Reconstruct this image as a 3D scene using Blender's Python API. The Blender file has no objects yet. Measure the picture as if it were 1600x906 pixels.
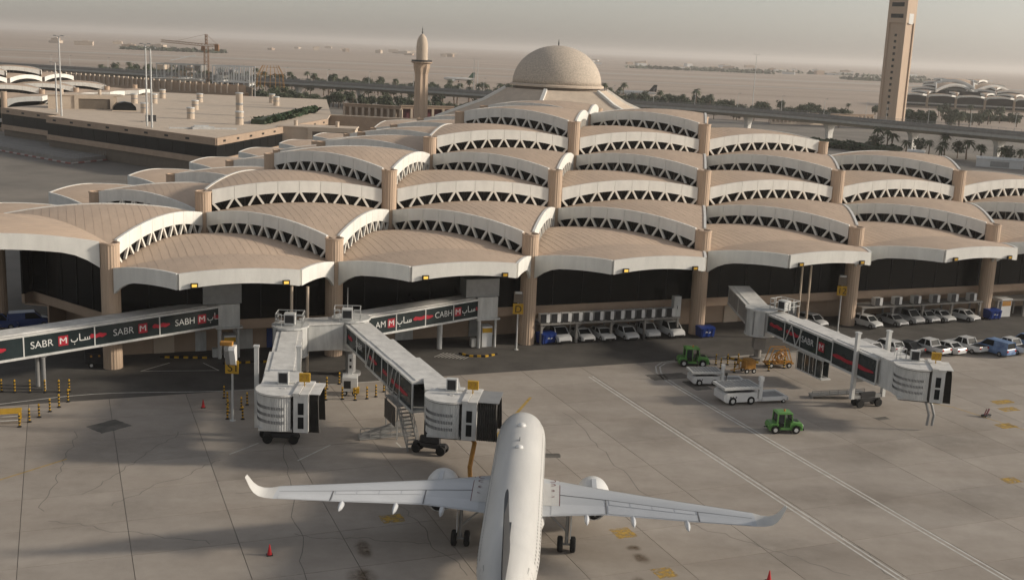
import bpy, bmesh, math, random
from math import pi, sin, cos, radians, sqrt, atan2, hypot
from mathutils import Vector, Matrix
R = random.Random(7)
SC = bpy.context.scene
COL = SC.collection

# ------------------------------------------------------------------ camera, sky, sun, exposure
cam_d = bpy.data.cameras.new('camera')
cam = bpy.data.objects.new('camera', cam_d)
COL.objects.link(cam)
PITCH, ROLL = radians(11.9466), radians(2.4718)
Rv = Vector((1, 0, 0)); Fv = Vector((0, cos(PITCH), -sin(PITCH))); Uv = Vector((0, sin(PITCH), cos(PITCH)))
rr = cos(ROLL) * Rv + sin(ROLL) * Uv
uu = cos(ROLL) * Uv - sin(ROLL) * Rv
bk = -Fv
cam.matrix_world = Matrix(((rr.x, uu.x, bk.x, 0), (rr.y, uu.y, bk.y, 0), (rr.z, uu.z, bk.z, 35.0), (0, 0, 0, 1)))
cam_d.sensor_width = 36.0
cam_d.lens = 36.0 * 1779.23 / 1600
cam_d.clip_start = 0.5
cam_d.clip_end = 60000
SC.camera = cam

SUN_EL, SUN_AZ = radians(20), radians(2)       # azimuth measured from +X towards +Y
world = bpy.data.worlds.new('World'); SC.world = world
world.use_nodes = True
wn = world.node_tree.nodes; wl = world.node_tree.links
for n in list(wn): wn.remove(n)
wo = wn.new('ShaderNodeOutputWorld'); bg = wn.new('ShaderNodeBackground')
sky = wn.new('ShaderNodeTexSky'); sky.sky_type = 'NISHITA'
sky.sun_disc = False
sky.sun_elevation = SUN_EL
sky.sun_rotation = pi / 2 - SUN_AZ
sky.air_density = 1.0; sky.dust_density = 1.35; sky.ozone_density = 0.6
hs = wn.new('ShaderNodeHueSaturation'); hs.inputs['Saturation'].default_value = 0.32
tint = wn.new('ShaderNodeMix'); tint.data_type = 'RGBA'; tint.blend_type = 'MULTIPLY'; tint.inputs[0].default_value = 1.0
tint.inputs[7].default_value = (1.0, 0.98, 0.965, 1)
wl.new(sky.outputs[0], hs.inputs['Color']); wl.new(hs.outputs[0], tint.inputs[6]); wl.new(tint.outputs[2], bg.inputs[0])
bg.inputs[1].default_value = 0.069
wl.new(bg.outputs[0], wo.inputs[0])
sun_d = bpy.data.lights.new('sun', 'SUN'); sun_d.energy = 2.0; sun_d.angle = radians(5); sun_d.color = (1.0, 0.89, 0.74)
sun = bpy.data.objects.new('sun', sun_d); COL.objects.link(sun)
sd = Vector((cos(SUN_EL) * cos(SUN_AZ), cos(SUN_EL) * sin(SUN_AZ), sin(SUN_EL)))
sun.rotation_euler = (-sd).to_track_quat('-Z', 'Y').to_euler()
sun.location = (60, 0, 90)
SC.view_settings.view_transform = 'Standard'; SC.view_settings.look = 'None'
SC.view_settings.exposure = 0.83; SC.view_settings.gamma = 1.0
SC.view_settings.use_curve_mapping = False
SC.cycles.max_bounces = 6; SC.cycles.diffuse_bounces = 3; SC.cycles.glossy_bounces = 3
SC.cycles.transmission_bounces = 4; SC.cycles.transparent_max_bounces = 8; SC.cycles.volume_bounces = 1
SC.cycles.use_denoising = True
SC.cycles.sample_clamp_indirect = 6.0

# ------------------------------------------------------------------ materials
MATS = {}
def mat(name, col, rough=0.7, metal=0.0, var=0.12, scale=0.6, bump=0.0, bscale=8.0, stretch=None, spec=0.35, emit=None, estr=0.0, col2=None, alpha=None, rnd=0.0):
    if name in MATS: return MATS[name]
    m = bpy.data.materials.new(name); m.use_nodes = True
    nt = m.node_tree; N = nt.nodes; K = nt.links
    p = N['Principled BSDF']
    p.inputs['Roughness'].default_value = rough; p.inputs['Metallic'].default_value = metal
    p.inputs['Specular IOR Level'].default_value = spec
    tc = N.new('ShaderNodeTexCoord'); src = tc.outputs['Object']
    if stretch:
        mp = N.new('ShaderNodeMapping'); mp.inputs['Scale'].default_value = stretch; K.new(src, mp.inputs[0]); src = mp.outputs[0]
    n1 = N.new('ShaderNodeTexNoise'); n1.inputs['Scale'].default_value = scale; n1.inputs['Detail'].default_value = 6; n1.inputs['Roughness'].default_value = 0.62
    K.new(src, n1.inputs['Vector'])
    rp = N.new('ShaderNodeValToRGB')
    c = Vector(col[:3]); d = Vector(col2) if col2 else c * (1 - var * 1.6)
    e = c * (1 + var * 0.7)
    rp.color_ramp.elements[0].position = 0.32; rp.color_ramp.elements[0].color = (*d, 1)
    rp.color_ramp.elements[1].position = 0.68; rp.color_ramp.elements[1].color = (*e, 1)
    K.new(n1.outputs['Fac'], rp.inputs[0]); fin = rp.outputs[0]
    if rnd:
        oi = N.new('ShaderNodeObjectInfo'); mr = N.new('ShaderNodeMapRange'); mr.inputs['To Min'].default_value = 1 - rnd; mr.inputs['To Max'].default_value = 1 + rnd
        K.new(oi.outputs['Random'], mr.inputs['Value']); sc_ = N.new('ShaderNodeVectorMath'); sc_.operation = 'SCALE'; K.new(fin, sc_.inputs[0]); K.new(mr.outputs[0], sc_.inputs['Scale']); fin = sc_.outputs[0]
    K.new(fin, p.inputs['Base Color'])
    if bump:
        n2 = N.new('ShaderNodeTexNoise'); n2.inputs['Scale'].default_value = bscale; n2.inputs['Detail'].default_value = 5
        K.new(src, n2.inputs['Vector'])
        b = N.new('ShaderNodeBump'); b.inputs['Strength'].default_value = bump; b.inputs['Distance'].default_value = 0.05
        K.new(n2.outputs['Fac'], b.inputs['Height']); K.new(b.outputs[0], p.inputs['Normal'])
    if emit:
        p.inputs['Emission Color'].default_value = (*emit, 1); p.inputs['Emission Strength'].default_value = estr
    if alpha is not None:
        p.inputs['Alpha'].default_value = alpha
    MATS[name] = m
    return m
mat('roof', (0.54, 0.41, 0.305), 0.7, var=0.06, scale=0.6, bump=0.05, stretch=(1, .4, 1), rnd=0.04)
mat('dome_stone', (0.54, 0.46, 0.375), 0.85, var=0.22, scale=2.2, bump=0.2, bscale=3)
mat('seam', (0.525, 0.397, 0.296), 0.6, var=0.08)
mat('fascia', (0.73, 0.715, 0.665), 0.55, var=0.07, scale=0.8, stretch=(1, 1, .3), rnd=0.035)
mat('trim', (0.72, 0.70, 0.65), 0.5, var=0.04)
mat('strut', (0.72, 0.69, 0.62), 0.55, var=0.05)
mat('column', (0.49, 0.365, 0.265), 0.7, var=0.08, scale=0.5, stretch=(3, 3, 0.3))
mat('stone', (0.40, 0.295, 0.215), 0.8, var=0.08, scale=0.4)
mat('stone_pale', (0.56, 0.46, 0.36), 0.8, var=0.08, scale=0.3)
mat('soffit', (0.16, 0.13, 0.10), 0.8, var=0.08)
mat('glass_dark', (0.005, 0.0055, 0.006), 0.22, var=0.2, spec=0.22)
mat('glass_far', (0.008, 0.009, 0.01), 0.3, var=0.2, spec=0.2)
mat('concrete_grey', (0.26, 0.245, 0.225), 0.85, var=0.12, scale=0.5)
mat('metal_pale', (0.56, 0.56, 0.54), 0.45, 0.0, var=0.13, scale=1.6, stretch=(1, 1, .25), rnd=0.04)
mat('bridge_roof', (0.64, 0.625, 0.59), 0.55, var=0.14, scale=0.9)
mat('metal_grey', (0.30, 0.30, 0.295), 0.45, 0.3, var=0.10, scale=1.0)
mat('dark_metal', (0.035, 0.035, 0.037), 0.5, 0.2, var=0.2)
mat('rubber', (0.012, 0.012, 0.012), 0.85, var=0.2, scale=4)
mat('bridge_glass', (0.022, 0.032, 0.034), 0.14, var=0.25, scale=0.4, spec=0.5)
mat('ad_red', (0.36, 0.012, 0.028), 0.45, var=0.15, scale=1.5)
mat('ad_white', (0.60, 0.60, 0.585), 0.5, var=0.03)
mat('white_paint', (0.68, 0.675, 0.655), 0.35, var=0.04, scale=0.8, spec=0.5)
mat('car_white', (0.60, 0.60, 0.59), 0.25, var=0.04, scale=0.8, spec=0.5)
mat('car_silver', (0.38, 0.385, 0.39), 0.3, 0.3, var=0.04)
mat('car_blue', (0.03, 0.06, 0.20), 0.3, var=0.08)
mat('van_blue', (0.20, 0.30, 0.46), 0.3, var=0.25, scale=0.7, col2=(0.03, 0.07, 0.2))
mat('car_glass', (0.012, 0.014, 0.016), 0.5, var=0.2, spec=0.08)
mat('lamp_clear', (0.7, 0.7, 0.68), 0.15, var=0.03)
mat('lamp_red', (0.35, 0.02, 0.02), 0.25, var=0.05)
mat('yellow', (0.52, 0.30, 0.02), 0.5, var=0.12, scale=2)
mat('orange', (0.42, 0.20, 0.035), 0.5, var=0.2, scale=2.5)
mat('kerb_red', (0.33, 0.15, 0.13), 0.8, var=0.2)
mat('kerb_white', (0.46, 0.42, 0.39), 0.8, var=0.2)
mat('red', (0.50, 0.02, 0.025), 0.5, var=0.1)
mat('black', (0.012, 0.012, 0.012), 0.6, var=0.2)
mat('green_tug', (0.12, 0.29, 0.075), 0.4, var=0.08, scale=1.2)
mat('bin_blue', (0.012, 0.04, 0.21), 0.45, var=0.15)
mat('lit_sign', (0.6, 0.35, 0.05), 0.5, emit=(1.0, 0.62, 0.12), estr=0.45)
mat('lamp_on', (0.9, 0.85, 0.7), 0.5, emit=(1.0, 0.85, 0.6), estr=6)
mat('fuselage', (0.56, 0.55, 0.525), 0.42, var=0.06, scale=0.9, stretch=(1, .15, 1), spec=0.5)
mat('wing_grey', (0.50, 0.515, 0.53), 0.35, var=0.05, scale=0.5, stretch=(0.3, 1, 1), spec=0.5)
mat('flap_grey', (0.56, 0.575, 0.59), 0.35, var=0.05, scale=0.5, spec=0.5)
mat('tail_slate', (0.022, 0.025, 0.03), 0.55, var=0.08)
mat('line_grey', (0.14, 0.14, 0.145), 0.6, var=0.05)
mat('maroon', (0.16, 0.05, 0.06), 0.6, var=0.05)
mat('bellows', (0.05, 0.047, 0.043), 0.8, var=0.2, scale=2)
mat('frond', (0.078, 0.095, 0.05), 0.7, var=0.3, scale=1.5)
mat('leaf', (0.082, 0.098, 0.055), 0.75, var=0.35, scale=0.8)
mat('leaf_dark', (0.06, 0.078, 0.045), 0.75, var=0.35, scale=0.8)
mat('hedge', (0.03, 0.06, 0.022), 0.8, var=0.3, scale=1.0)
mat('bark', (0.14, 0.10, 0.07), 0.9, var=0.2, scale=3)
mat('crane', (0.30, 0.17, 0.095), 0.6, var=0.15)
mat('scaffold', (0.45, 0.45, 0.43), 0.6, var=0.1)
mat('asphalt', (0.10, 0.092, 0.083), 0.9, var=0.22, scale=0.22, bump=0.1)
mat('road_grey', (0.40, 0.39, 0.36), 0.85, var=0.1)
mat('joint', (0.18, 0.163, 0.143), 0.95, var=0.15)
mat('line_white', (0.57, 0.55, 0.505), 0.8, var=0.16, scale=1.4)
mat('line_yellow', (0.45, 0.30, 0.08), 0.8, var=0.3, scale=1.2)
mat('patch_dark', (0.14, 0.128, 0.112), 0.9, var=0.3, scale=0.5)
mat('stain', (0.20, 0.15, 0.10), 0.9, var=0.3, scale=0.9)

def soft_mat(name, col, amount, noise=0.9, radial=True):
    """worn or soaked-in mark: opacity from noise, fading towards the rim of the patch"""
    m = bpy.data.materials.new(name); m.use_nodes = True
    nt = m.node_tree; N = nt.nodes; K = nt.links; p = N['Principled BSDF']
    p.inputs['Base Color'].default_value = (*col, 1); p.inputs['Roughness'].default_value = 0.9; p.inputs['Specular IOR Level'].default_value = 0.2
    tc = N.new('ShaderNodeTexCoord'); geo = N.new('ShaderNodeNewGeometry')
    n1 = N.new('ShaderNodeTexNoise'); n1.inputs['Scale'].default_value = noise; n1.inputs['Detail'].default_value = 8; n1.inputs['Roughness'].default_value = 0.7
    K.new(geo.outputs['Position'], n1.inputs['Vector'])
    mr = N.new('ShaderNodeMapRange'); mr.inputs['From Min'].default_value = 0.34; mr.inputs['From Max'].default_value = 0.6; mr.inputs['To Max'].default_value = amount
    K.new(n1.outputs['Fac'], mr.inputs['Value']); out = mr.outputs[0]
    if radial:
        mp = N.new('ShaderNodeMapping'); mp.inputs['Location'].default_value = (-1, -1, 0); mp.inputs['Scale'].default_value = (2, 2, 0)
        K.new(tc.outputs['Generated'], mp.inputs[0]); ln = N.new('ShaderNodeVectorMath'); ln.operation = 'LENGTH'; K.new(mp.outputs[0], ln.inputs[0])
        m2 = N.new('ShaderNodeMapRange'); m2.interpolation_type = 'SMOOTHSTEP'; m2.inputs['From Min'].default_value = 1.0; m2.inputs['From Max'].default_value = 0.25; K.new(ln.outputs['Value'], m2.inputs['Value'])
        mu = N.new('ShaderNodeMath'); mu.operation = 'MULTIPLY'; K.new(out, mu.inputs[0]); K.new(m2.outputs[0], mu.inputs[1]); out = mu.outputs[0]
    K.new(out, p.inputs['Alpha']); MATS[name] = m; return m
soft_mat('soak', (0.13, 0.085, 0.045), 0.7, 0.9)
soft_mat('smudge', (0.09, 0.082, 0.072), 0.13, 0.3)
soft_mat('worn_yellow', (0.48, 0.31, 0.07), 0.95, 1.6, False)
def ground_mat(name, c1, c2, c3, s1, s2, rough=0.9, streak=None, rnd=0.0):
    m = bpy.data.materials.new(name); m.use_nodes = True
    nt = m.node_tree; N = nt.nodes; K = nt.links; p = N['Principled BSDF']
    p.inputs['Roughness'].default_value = rough; p.inputs['Specular IOR Level'].default_value = 0.25
    geo = N.new('ShaderNodeNewGeometry')
    src = geo.outputs['Position']
    mp = N.new('ShaderNodeMapping')
    if streak: mp.inputs['Rotation'].default_value = (0, 0, streak[0]); mp.inputs['Scale'].default_value = streak[1]
    K.new(src, mp.inputs[0])
    n1 = N.new('ShaderNodeTexNoise'); n1.inputs['Scale'].default_value = s1; n1.inputs['Detail'].default_value = 7; n1.inputs['Roughness'].default_value = 0.6
    n2 = N.new('ShaderNodeTexNoise'); n2.inputs['Scale'].default_value = s2; n2.inputs['Detail'].default_value = 8; n2.inputs['Roughness'].default_value = 0.7
    K.new(mp.outputs[0], n1.inputs['Vector']); K.new(src, n2.inputs['Vector'])
    r1 = N.new('ShaderNodeValToRGB')
    r1.color_ramp.elements[0].position = 0.33; r1.color_ramp.elements[0].color = (*c1, 1)
    r1.color_ramp.elements[1].position = 0.66; r1.color_ramp.elements[1].color = (*c3, 1)
    el = r1.color_ramp.elements.new(0.5); el.color = (*c2, 1)
    K.new(n1.outputs['Fac'], r1.inputs[0])
    mx = N.new('ShaderNodeMix'); mx.data_type = 'RGBA'; mx.blend_type = 'MULTIPLY'
    mx.inputs[0].default_value = 0.4
    r2 = N.new('ShaderNodeValToRGB'); r2.color_ramp.elements[0].position = 0.3; r2.color_ramp.elements[0].color = (0.62, 0.61, 0.60, 1)
    r2.color_ramp.elements[1].position = 0.62; r2.color_ramp.elements[1].color = (1, 1, 1, 1)
    K.new(n2.outputs['Fac'], r2.inputs[0]); K.new(r1.outputs[0], mx.inputs[6]); K.new(r2.outputs[0], mx.inputs[7])
    fin = mx.outputs[2]
    if rnd:
        oi = N.new('ShaderNodeObjectInfo'); mr = N.new('ShaderNodeMapRange'); mr.inputs['To Min'].default_value = 1 - rnd; mr.inputs['To Max'].default_value = 1 + rnd
        K.new(oi.outputs['Random'], mr.inputs['Value']); sc_ = N.new('ShaderNodeVectorMath'); sc_.operation = 'SCALE'; K.new(fin, sc_.inputs[0]); K.new(mr.outputs[0], sc_.inputs['Scale']); fin = sc_.outputs[0]
    K.new(fin, p.inputs['Base Color'])
    b = N.new('ShaderNodeBump'); b.inputs['Strength'].default_value = 0.15; b.inputs['Distance'].default_value = 0.03
    n3 = N.new('ShaderNodeTexNoise'); n3.inputs['Scale'].default_value = 6.0; n3.inputs['Detail'].default_value = 4
    K.new(src, n3.inputs['Vector']); K.new(n3.outputs['Fac'], b.inputs['Height']); K.new(b.outputs[0], p.inputs['Normal'])
    MATS[name] = m; return m

# ------------------------------------------------------------------ helpers
def link(o, parent=None):
    COL.objects.link(o)
    if parent: o.parent = parent
    return o
def tag(o, label=None, cat=None, group=None, kind=None):
    if label: o['label'] = label
    if cat: o['category'] = cat
    if group: o['group'] = group
    if kind: o['kind'] = kind
    return o
def thing(name, label, cat, loc=(0, 0, 0), rz=0.0, group=None):
    o = bpy.data.objects.new(name, None); o.location = loc; o.rotation_euler = (0, 0, rz)
    o.empty_display_size = 0.3
    link(o); return tag(o, label, cat, group, 'thing')
def place(name, me, parent=None, loc=(0, 0, 0), rz=0.0, scale=None):
    o = bpy.data.objects.new(name, me); o.location = loc; o.rotation_euler = (0, 0, rz)
    if scale: o.scale = scale if hasattr(scale, '__len__') else (scale,) * 3
    return link(o, parent)
def copy_tree(o, parent=None):
    c = o.copy(); link(c, parent); 
    if parent is None: c.parent = None
    for ch in list(o.children):
        copy_tree(ch, c)
    return c

class MB:
    def __init__(s): s.v = []; s.f = []; s.m = []; s.cur = 0; s.sm = []
    def mesh(s, name, mats, smooth=False):
        me = bpy.data.meshes.new(name)
        me.from_pydata([tuple(x) for x in s.v], [], s.f)
        if not isinstance(mats, (list, tuple)): mats = [mats]
        for m in mats: me.materials.append(MATS[m])
        if any(s.m): me.polygons.foreach_set('material_index', s.m)
        if smooth: me.polygons.foreach_set('use_smooth', [True] * len(s.f))
        me.update(); return me
    def obj(s, name, mats, parent=None, smooth=False, loc=(0, 0, 0), rz=0.0, auto=None):
        me = s.mesh(name, mats, smooth or auto is not None)
        if auto is not None: me.set_sharp_from_angle(angle=radians(auto))
        return place(name, me, parent, loc, rz)
    def face(s, idx): s.f.append(tuple(idx)); s.m.append(s.cur)
    def poly(s, pts):
        b = len(s.v); s.v += [Vector(p) for p in pts]; s.face(range(b, b + len(pts)))
    def box(s, c, d, rz=0.0, ry=0.0, rx=0.0):
        M = Matrix.Translation(Vector(c)) @ Matrix.Rotation(rz, 4, 'Z') @ Matrix.Rotation(ry, 4, 'Y') @ Matrix.Rotation(rx, 4, 'X')
        b = len(s.v); x, y, z = d[0] / 2, d[1] / 2, d[2] / 2
        s.v += [M @ Vector(p) for p in ((-x, -y, -z), (x, -y, -z), (x, y, -z), (-x, y, -z), (-x, -y, z), (x, -y, z), (x, y, z), (-x, y, z))]
        for q in ((0, 3, 2, 1), (4, 5, 6, 7), (0, 1, 5, 4), (1, 2, 6, 5), (2, 3, 7, 6), (3, 0, 4, 7)): s.face([b + k for k in q])
        return s
    def b6(s, x0, x1, y0, y1, z0, z1): return s.box(((x0 + x1) / 2, (y0 + y1) / 2, (z0 + z1) / 2), (abs(x1 - x0), abs(y1 - y0), abs(z1 - z0)))
    def bar(s, p, q, w, h=None, up=(0, 0, 1)):
        p = Vector(p); q = Vector(q); h = h or w; d = (q - p)
        if d.length < 1e-6: return s
        dn = d.normalized(); upv = Vector(up)
        if abs(dn.dot(upv)) > 0.98: upv = Vector((0, 1, 0))
        sx = dn.cross(upv).normalized(); sz = sx.cross(dn)
        b = len(s.v)
        for e in (p, q):
            s.v += [e - sx * w / 2 - sz * h / 2, e + sx * w / 2 - sz * h / 2, e + sx * w / 2 + sz * h / 2, e - sx * w / 2 + sz * h / 2]
        for k in range(4): s.face((b + k, b + (k + 1) % 4, b + 4 + (k + 1) % 4, b + 4 + k))
        s.face((b + 3, b + 2, b + 1, b)); s.face((b + 4, b + 5, b + 6, b + 7)); return s
    def tube(s, pts, r, n=8, cap=True):
        pts = [Vector(p) for p in pts]; rs = r if hasattr(r, '__len__') else [r] * len(pts)
        b = len(s.v); side = None
        for k, p in enumerate(pts):
            d = (pts[min(k + 1, len(pts) - 1)] - pts[max(k - 1, 0)]).normalized()
            if side is None: side = d.cross(Vector((0, 0, 1)) if abs(d.z) < 0.95 else Vector((1, 0, 0))).normalized()
            side = (side - d * side.dot(d)).normalized(); o = d.cross(side)
            for j in range(n):
                t = 2 * pi * j / n; s.v.append(p + (side * cos(t) + o * sin(t)) * rs[k])
        for k in range(len(pts) - 1):
            for j in range(n):
                s.face((b + k * n + j, b + k * n + (j + 1) % n, b + (k + 1) * n + (j + 1) % n, b + (k + 1) * n + j))
        if cap:
            s.face([b + j for j in range(n)][::-1]); e = b + (len(pts) - 1) * n; s.face([e + j for j in range(n)])
        return s
    def lathe(s, prof, n=24, c=(0, 0, 0), a0=0.0, a1=2 * pi, axis='z', cap=True):
        b = len(s.v); full = abs(a1 - a0 - 2 * pi) < 1e-6; m = n if full else n + 1
        for (r, z) in prof:
            for j in range(m):
                t = a0 + (a1 - a0) * j / n
                p = (r * cos(t), r * sin(t), z) if axis == 'z' else ((r * cos(t), z, r * sin(t)) if axis == 'y' else (z, r * cos(t), r * sin(t)))
                s.v.append(Vector(c) + Vector(p))
        for k in range(len(prof) - 1):
            for j in range(n):
                j2 = (j + 1) % m
                q = (b + k * m + j, b + k * m + j2, b + (k + 1) * m + j2, b + (k + 1) * m + j)
                s.face(q if axis != 'y' else q[::-1])
        if cap and full:
            if prof[0][0] > 1e-4: s.face([b + j for j in range(m)][::-1])
            if prof[-1][0] > 1e-4: e = b + (len(prof) - 1) * m; s.face([e + j for j in range(m)])
        return s
    def prism(s, pts, z0, z1):
        n = len(pts); b = len(s.v)
        s.v += [Vector((p[0], p[1], z0)) for p in pts] + [Vector((p[0], p[1], z1)) for p in pts]
        s.face([b + k for k in range(n)][::-1]); s.face([b + n + k for k in range(n)])
        for k in range(n): s.face((b + k, b + (k + 1) % n, b + n + (k + 1) % n, b + n + k))
        return s
    def extrude_x(s, pts, x0, x1):                     # pts in (y, z)
        n = len(pts); b = len(s.v)
        s.v += [Vector((x0, p[0], p[1])) for p in pts] + [Vector((x1, p[0], p[1])) for p in pts]
        s.face([b + k for k in range(n)][::-1]); s.face([b + n + k for k in range(n)])
        for k in range(n): s.face((b + k, b + (k + 1) % n, b + n + (k + 1) % n, b + n + k))
        return s
    def extrude_y(s, pts, y0, y1):                     # pts in (x, z)
        n = len(pts); b = len(s.v)
        s.v += [Vector((p[0], y0, p[1])) for p in pts] + [Vector((p[0], y1, p[1])) for p in pts]
        s.face([b + k for k in range(n)]); s.face([b + n + k for k in range(n)][::-1])
        for k in range(n): s.face((b + k, b + n + k, b + n + (k + 1) % n, b + (k + 1) % n))
        return s
    def add_mesh(s, me, M):
        b = len(s.v); s.v += [M @ v.co for v in me.vertices]
        for p in me.polygons: s.face([b + k for k in p.vertices])
        return s
    def xf(s, M, start=0):
        for k in range(start, len(s.v)): s.v[k] = M @ s.v[k]
        return s

# terminal frame: u runs along the apron front, v runs into the building
ANG = radians(21.8875); CA, SA = cos(ANG), sin(ANG)
L = 23.765; OX, OY = -42.131, 116.751; Z0 = 13.336; ST = 2.658; RISE = 1.3
av = Vector((CA, SA)); bv = Vector((cos(ANG + pi / 3), sin(ANG + pi / 3)))
def lat(i, j): return Vector((OX, OY)) + L * (i * av + j * bv)
def uv(u, v): return (u * CA - v * SA, u * SA + v * CA)
def uv3(u, v, z): x, y = uv(u, v); return (x, y, z)
FU, FVV = OX * CA + OY * SA, -OX * SA + OY * CA        # the corner column in (u, v)
# ------------------------------------------------------------------ ground
ground_mat('sand', (0.31, 0.24, 0.19), (0.39, 0.315, 0.255), (0.44, 0.36, 0.295), 0.0035, 0.03, streak=(0.5, (0.25, 1.6, 1)))
ground_mat('slab_concrete', (0.312, 0.27, 0.228), (0.352, 0.31, 0.266), (0.385, 0.342, 0.297), 0.16, 0.5, rough=0.8, streak=(-0.25, (0.35, 1.0, 1)), rnd=0.07)
ground_mat('town_ground', (0.17, 0.155, 0.135), (0.215, 0.195, 0.17), (0.27, 0.24, 0.205), 0.03, 0.2)
mb = MB(); G = 24000
N_ = 24
for ix in range(-N_, N_ + 1):
    for iy in range(-2, N_ * 2 - 1): mb.v.append(Vector((ix * G / N_, iy * G / N_, -0.06)))
W_ = N_ * 2 + 1
for ix in range(N_ * 2):
    for iy in range(W_ - 1):
        k = ix * W_ + iy; mb.face((k, k + W_, k + W_ + 1, k + 1))
mb.obj('desert_ground', 'sand')['kind'] = 'structure'
# built-up ground round the terminals
mb = MB(); mb.poly([(-700, -60, -0.045), (620, -60, -0.045), (620, 560, -0.045), (250, 640, -0.045), (-120, 720, -0.045), (-700, 690, -0.045)])
mb.obj('airfield_ground', 'town_ground')['kind'] = 'structure'
# apron: joint-coloured bed and slabs lying on it
bed = MB(); bed.poly([uv3(-60, 20, -0.03), uv3(170, 20, -0.03), uv3(170, 111, -0.03), uv3(-60, 111, -0.03)])
apron = bed.obj('apron', 'joint'); apron['kind'] = 'structure'
SU, SV = 7.22, 6.05
sl = MB(); g_ = 0.024
slab_me = []
for q in range(3):
    sl = MB(); sl.b6(g_, SU - g_, g_, SV - g_, -0.04, 0.0); slab_me.append(sl.mesh('slab', 'slab_concrete'))
for iu in range(-4, 14):
    for iv in range(-4, 7):
        u0 = 3.55 + iu * SU; v0 = 70.5 + iv * SV
        x, y = uv(u0, v0)
        o = place('slab', slab_me[(iu + iv) % 3], apron, (x, y, 0.001 + 0.0008 * ((iu * 7 + iv * 3) % 4)), ANG)
far = MB()
for iu in range(-9, 22):
    for iv in range(-8, 7):
        if -4 <= iu < 14 and -4 <= iv: continue
        u0 = 3.55 + iu * SU; v0 = 70.5 + iv * SV
        far.poly([uv3(u0 + g_, v0 + g_, 0), uv3(u0 + SU - g_, v0 + g_, 0), uv3(u0 + SU - g_, v0 + SV - g_, 0), uv3(u0 + g_, v0 + SV - g_, 0)])
far.obj('outer_slabs', 'slab_concrete', apron)['kind'] = 'stuff'
# asphalt service road along the building, running under it
rd = MB(); rd.poly([uv3(-75, 110.6, -0.012), uv3(175, 110.6, -0.012), uv3(175, 150, -0.012), uv3(-75, 150, -0.012)])
service_road = rd.obj('service_road', 'asphalt'); service_road['kind'] = 'structure'

def ribbon(mb, pts, w, z):
    """flat strip through world points"""
    P = [Vector((p[0], p[1])) for p in pts]
    b = len(mb.v)
    for k, p in enumerate(P):
        d = (P[min(k + 1, len(P) - 1)] - P[max(k - 1, 0)]).normalized(); n = Vector((-d.y, d.x))
        q = p + n * w / 2; mb.v.append(Vector((q.x, q.y, z))); q = p - n * w / 2; mb.v.append(Vector((q.x, q.y, z)))
    for k in range(len(P) - 1): mb.face((b + 2 * k, b + 2 * k + 1, b + 2 * k + 3, b + 2 * k + 2))
def marking(name, mats, strips, z, parent):
    m = MB()
    for pts, w in strips: ribbon(m, pts, w, z)
    for p in m.f: pass
    o = m.obj(name, mats, parent); return o
def off(pts, d):
    P = [Vector(p) for p in pts]; out = []
    for k, p in enumerate(P):
        t = (P[min(k + 1, len(P) - 1)] - P[max(k - 1, 0)]).normalized(); out.append(tuple(p + Vector((-t.y, t.x)) * d))
    return out
l1 = [uv(53.6 - 0.012 * k, 109 - k * 6) for k in range(0, 13)]
l2 = [uv(66.5, 112.6), uv(64.6, 112.3), uv(63.0, 110.9), uv(61.9, 108.6), uv(61.4, 106)] + [uv(61.2 - 0.035 * k, 103 - k * 5) for k in range(0, 13)]
marking('lane_line', 'line_white', [(off(l1, 0.24), 0.17), (off(l1, -0.24), 0.17)], 0.009, apron)
marking('lane_line', 'line_white', [(off(l2, 0.24), 0.17), (off(l2, -0.24), 0.17)], 0.009, apron)
edge = [uv(u, 112.6 + 2.2 * math.exp(-((u - 2) / 9) ** 2)) for u in range(-20, 34, 2)]
marking('road_edge_line', 'line_white', [(edge, 0.16)], 0.008, service_road)
marking('road_edge_line', 'line_white', [([uv(66.5, 112.6), uv(84, 113.2), uv(110, 113.2)], 0.16)], 0.008, service_road)
marking('bay_line', 'line_white', [([(-38.9, 115.8), (-36.9, 119.4)], 0.14)], 0.008, service_road)
marking('bay_line', 'line_white', [([(-38.9, 115.8), (-31.0, 117.3)], 0.14)], 0.008, service_road)
marking('bay_line', 'line_white', [([(-33.4, 119.9), (-31.0, 117.3)], 0.14)], 0.008, service_road)
marking('guide_line', 'line_yellow', [([(-41.5, 82.0), (-36.5, 89.7)], 0.16)], 0.009, apron)
marking('guide_line', 'line_yellow', [([(44.5, 117), (47, 115.5), (52.5, 107.5), (60, 95)], 0.14)], 0.009, apron)
marking('stand_line', 'line_yellow', [([(-1.0 - 0.0, 99.5), (2.4, 112.5)], 0.3)], 0.009, apron)
def patch(name, m, cx, cy, w, h, rz, z=0.009, rag=0.12, parent=None):
    P = []
    for k in range(28):
        t = k / 28 * 4; s_ = t % 1; e = int(t)
        x, y = [(-1 + 2 * s_, -1), (1, -1 + 2 * s_), (1 - 2 * s_, 1), (-1, 1 - 2 * s_)][e]
        P.append((x * w / 2 * (1 + R.uniform(-rag, rag)), y * h / 2 * (1 + R.uniform(-rag, rag))))
    q = MB(); q.poly([(p[0], p[1], 0) for p in P]); return q.obj(name, m, parent or apron, loc=(cx, cy, z), rz=rz)
for (x, y, w, h) in ((-8.3, 80.4, 1.7, 1.5), (9.1, 79.6, 1.6, 1.7), (11.4, 73.2, 1.5, 1.5), (50.3, 109.8, 2.0, 1.3), (44.3, 94.3, 1.6, 1.2), (53.4, 118.2, 2.6, 1.2), (53.0, 115.6, 2.2, 1.2), (55.3, 114.2, 1.8, 1.2)):
    patch('stand_number_panel', 'worn_yellow', x, y, w, h, ANG, rag=0.06)
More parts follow.
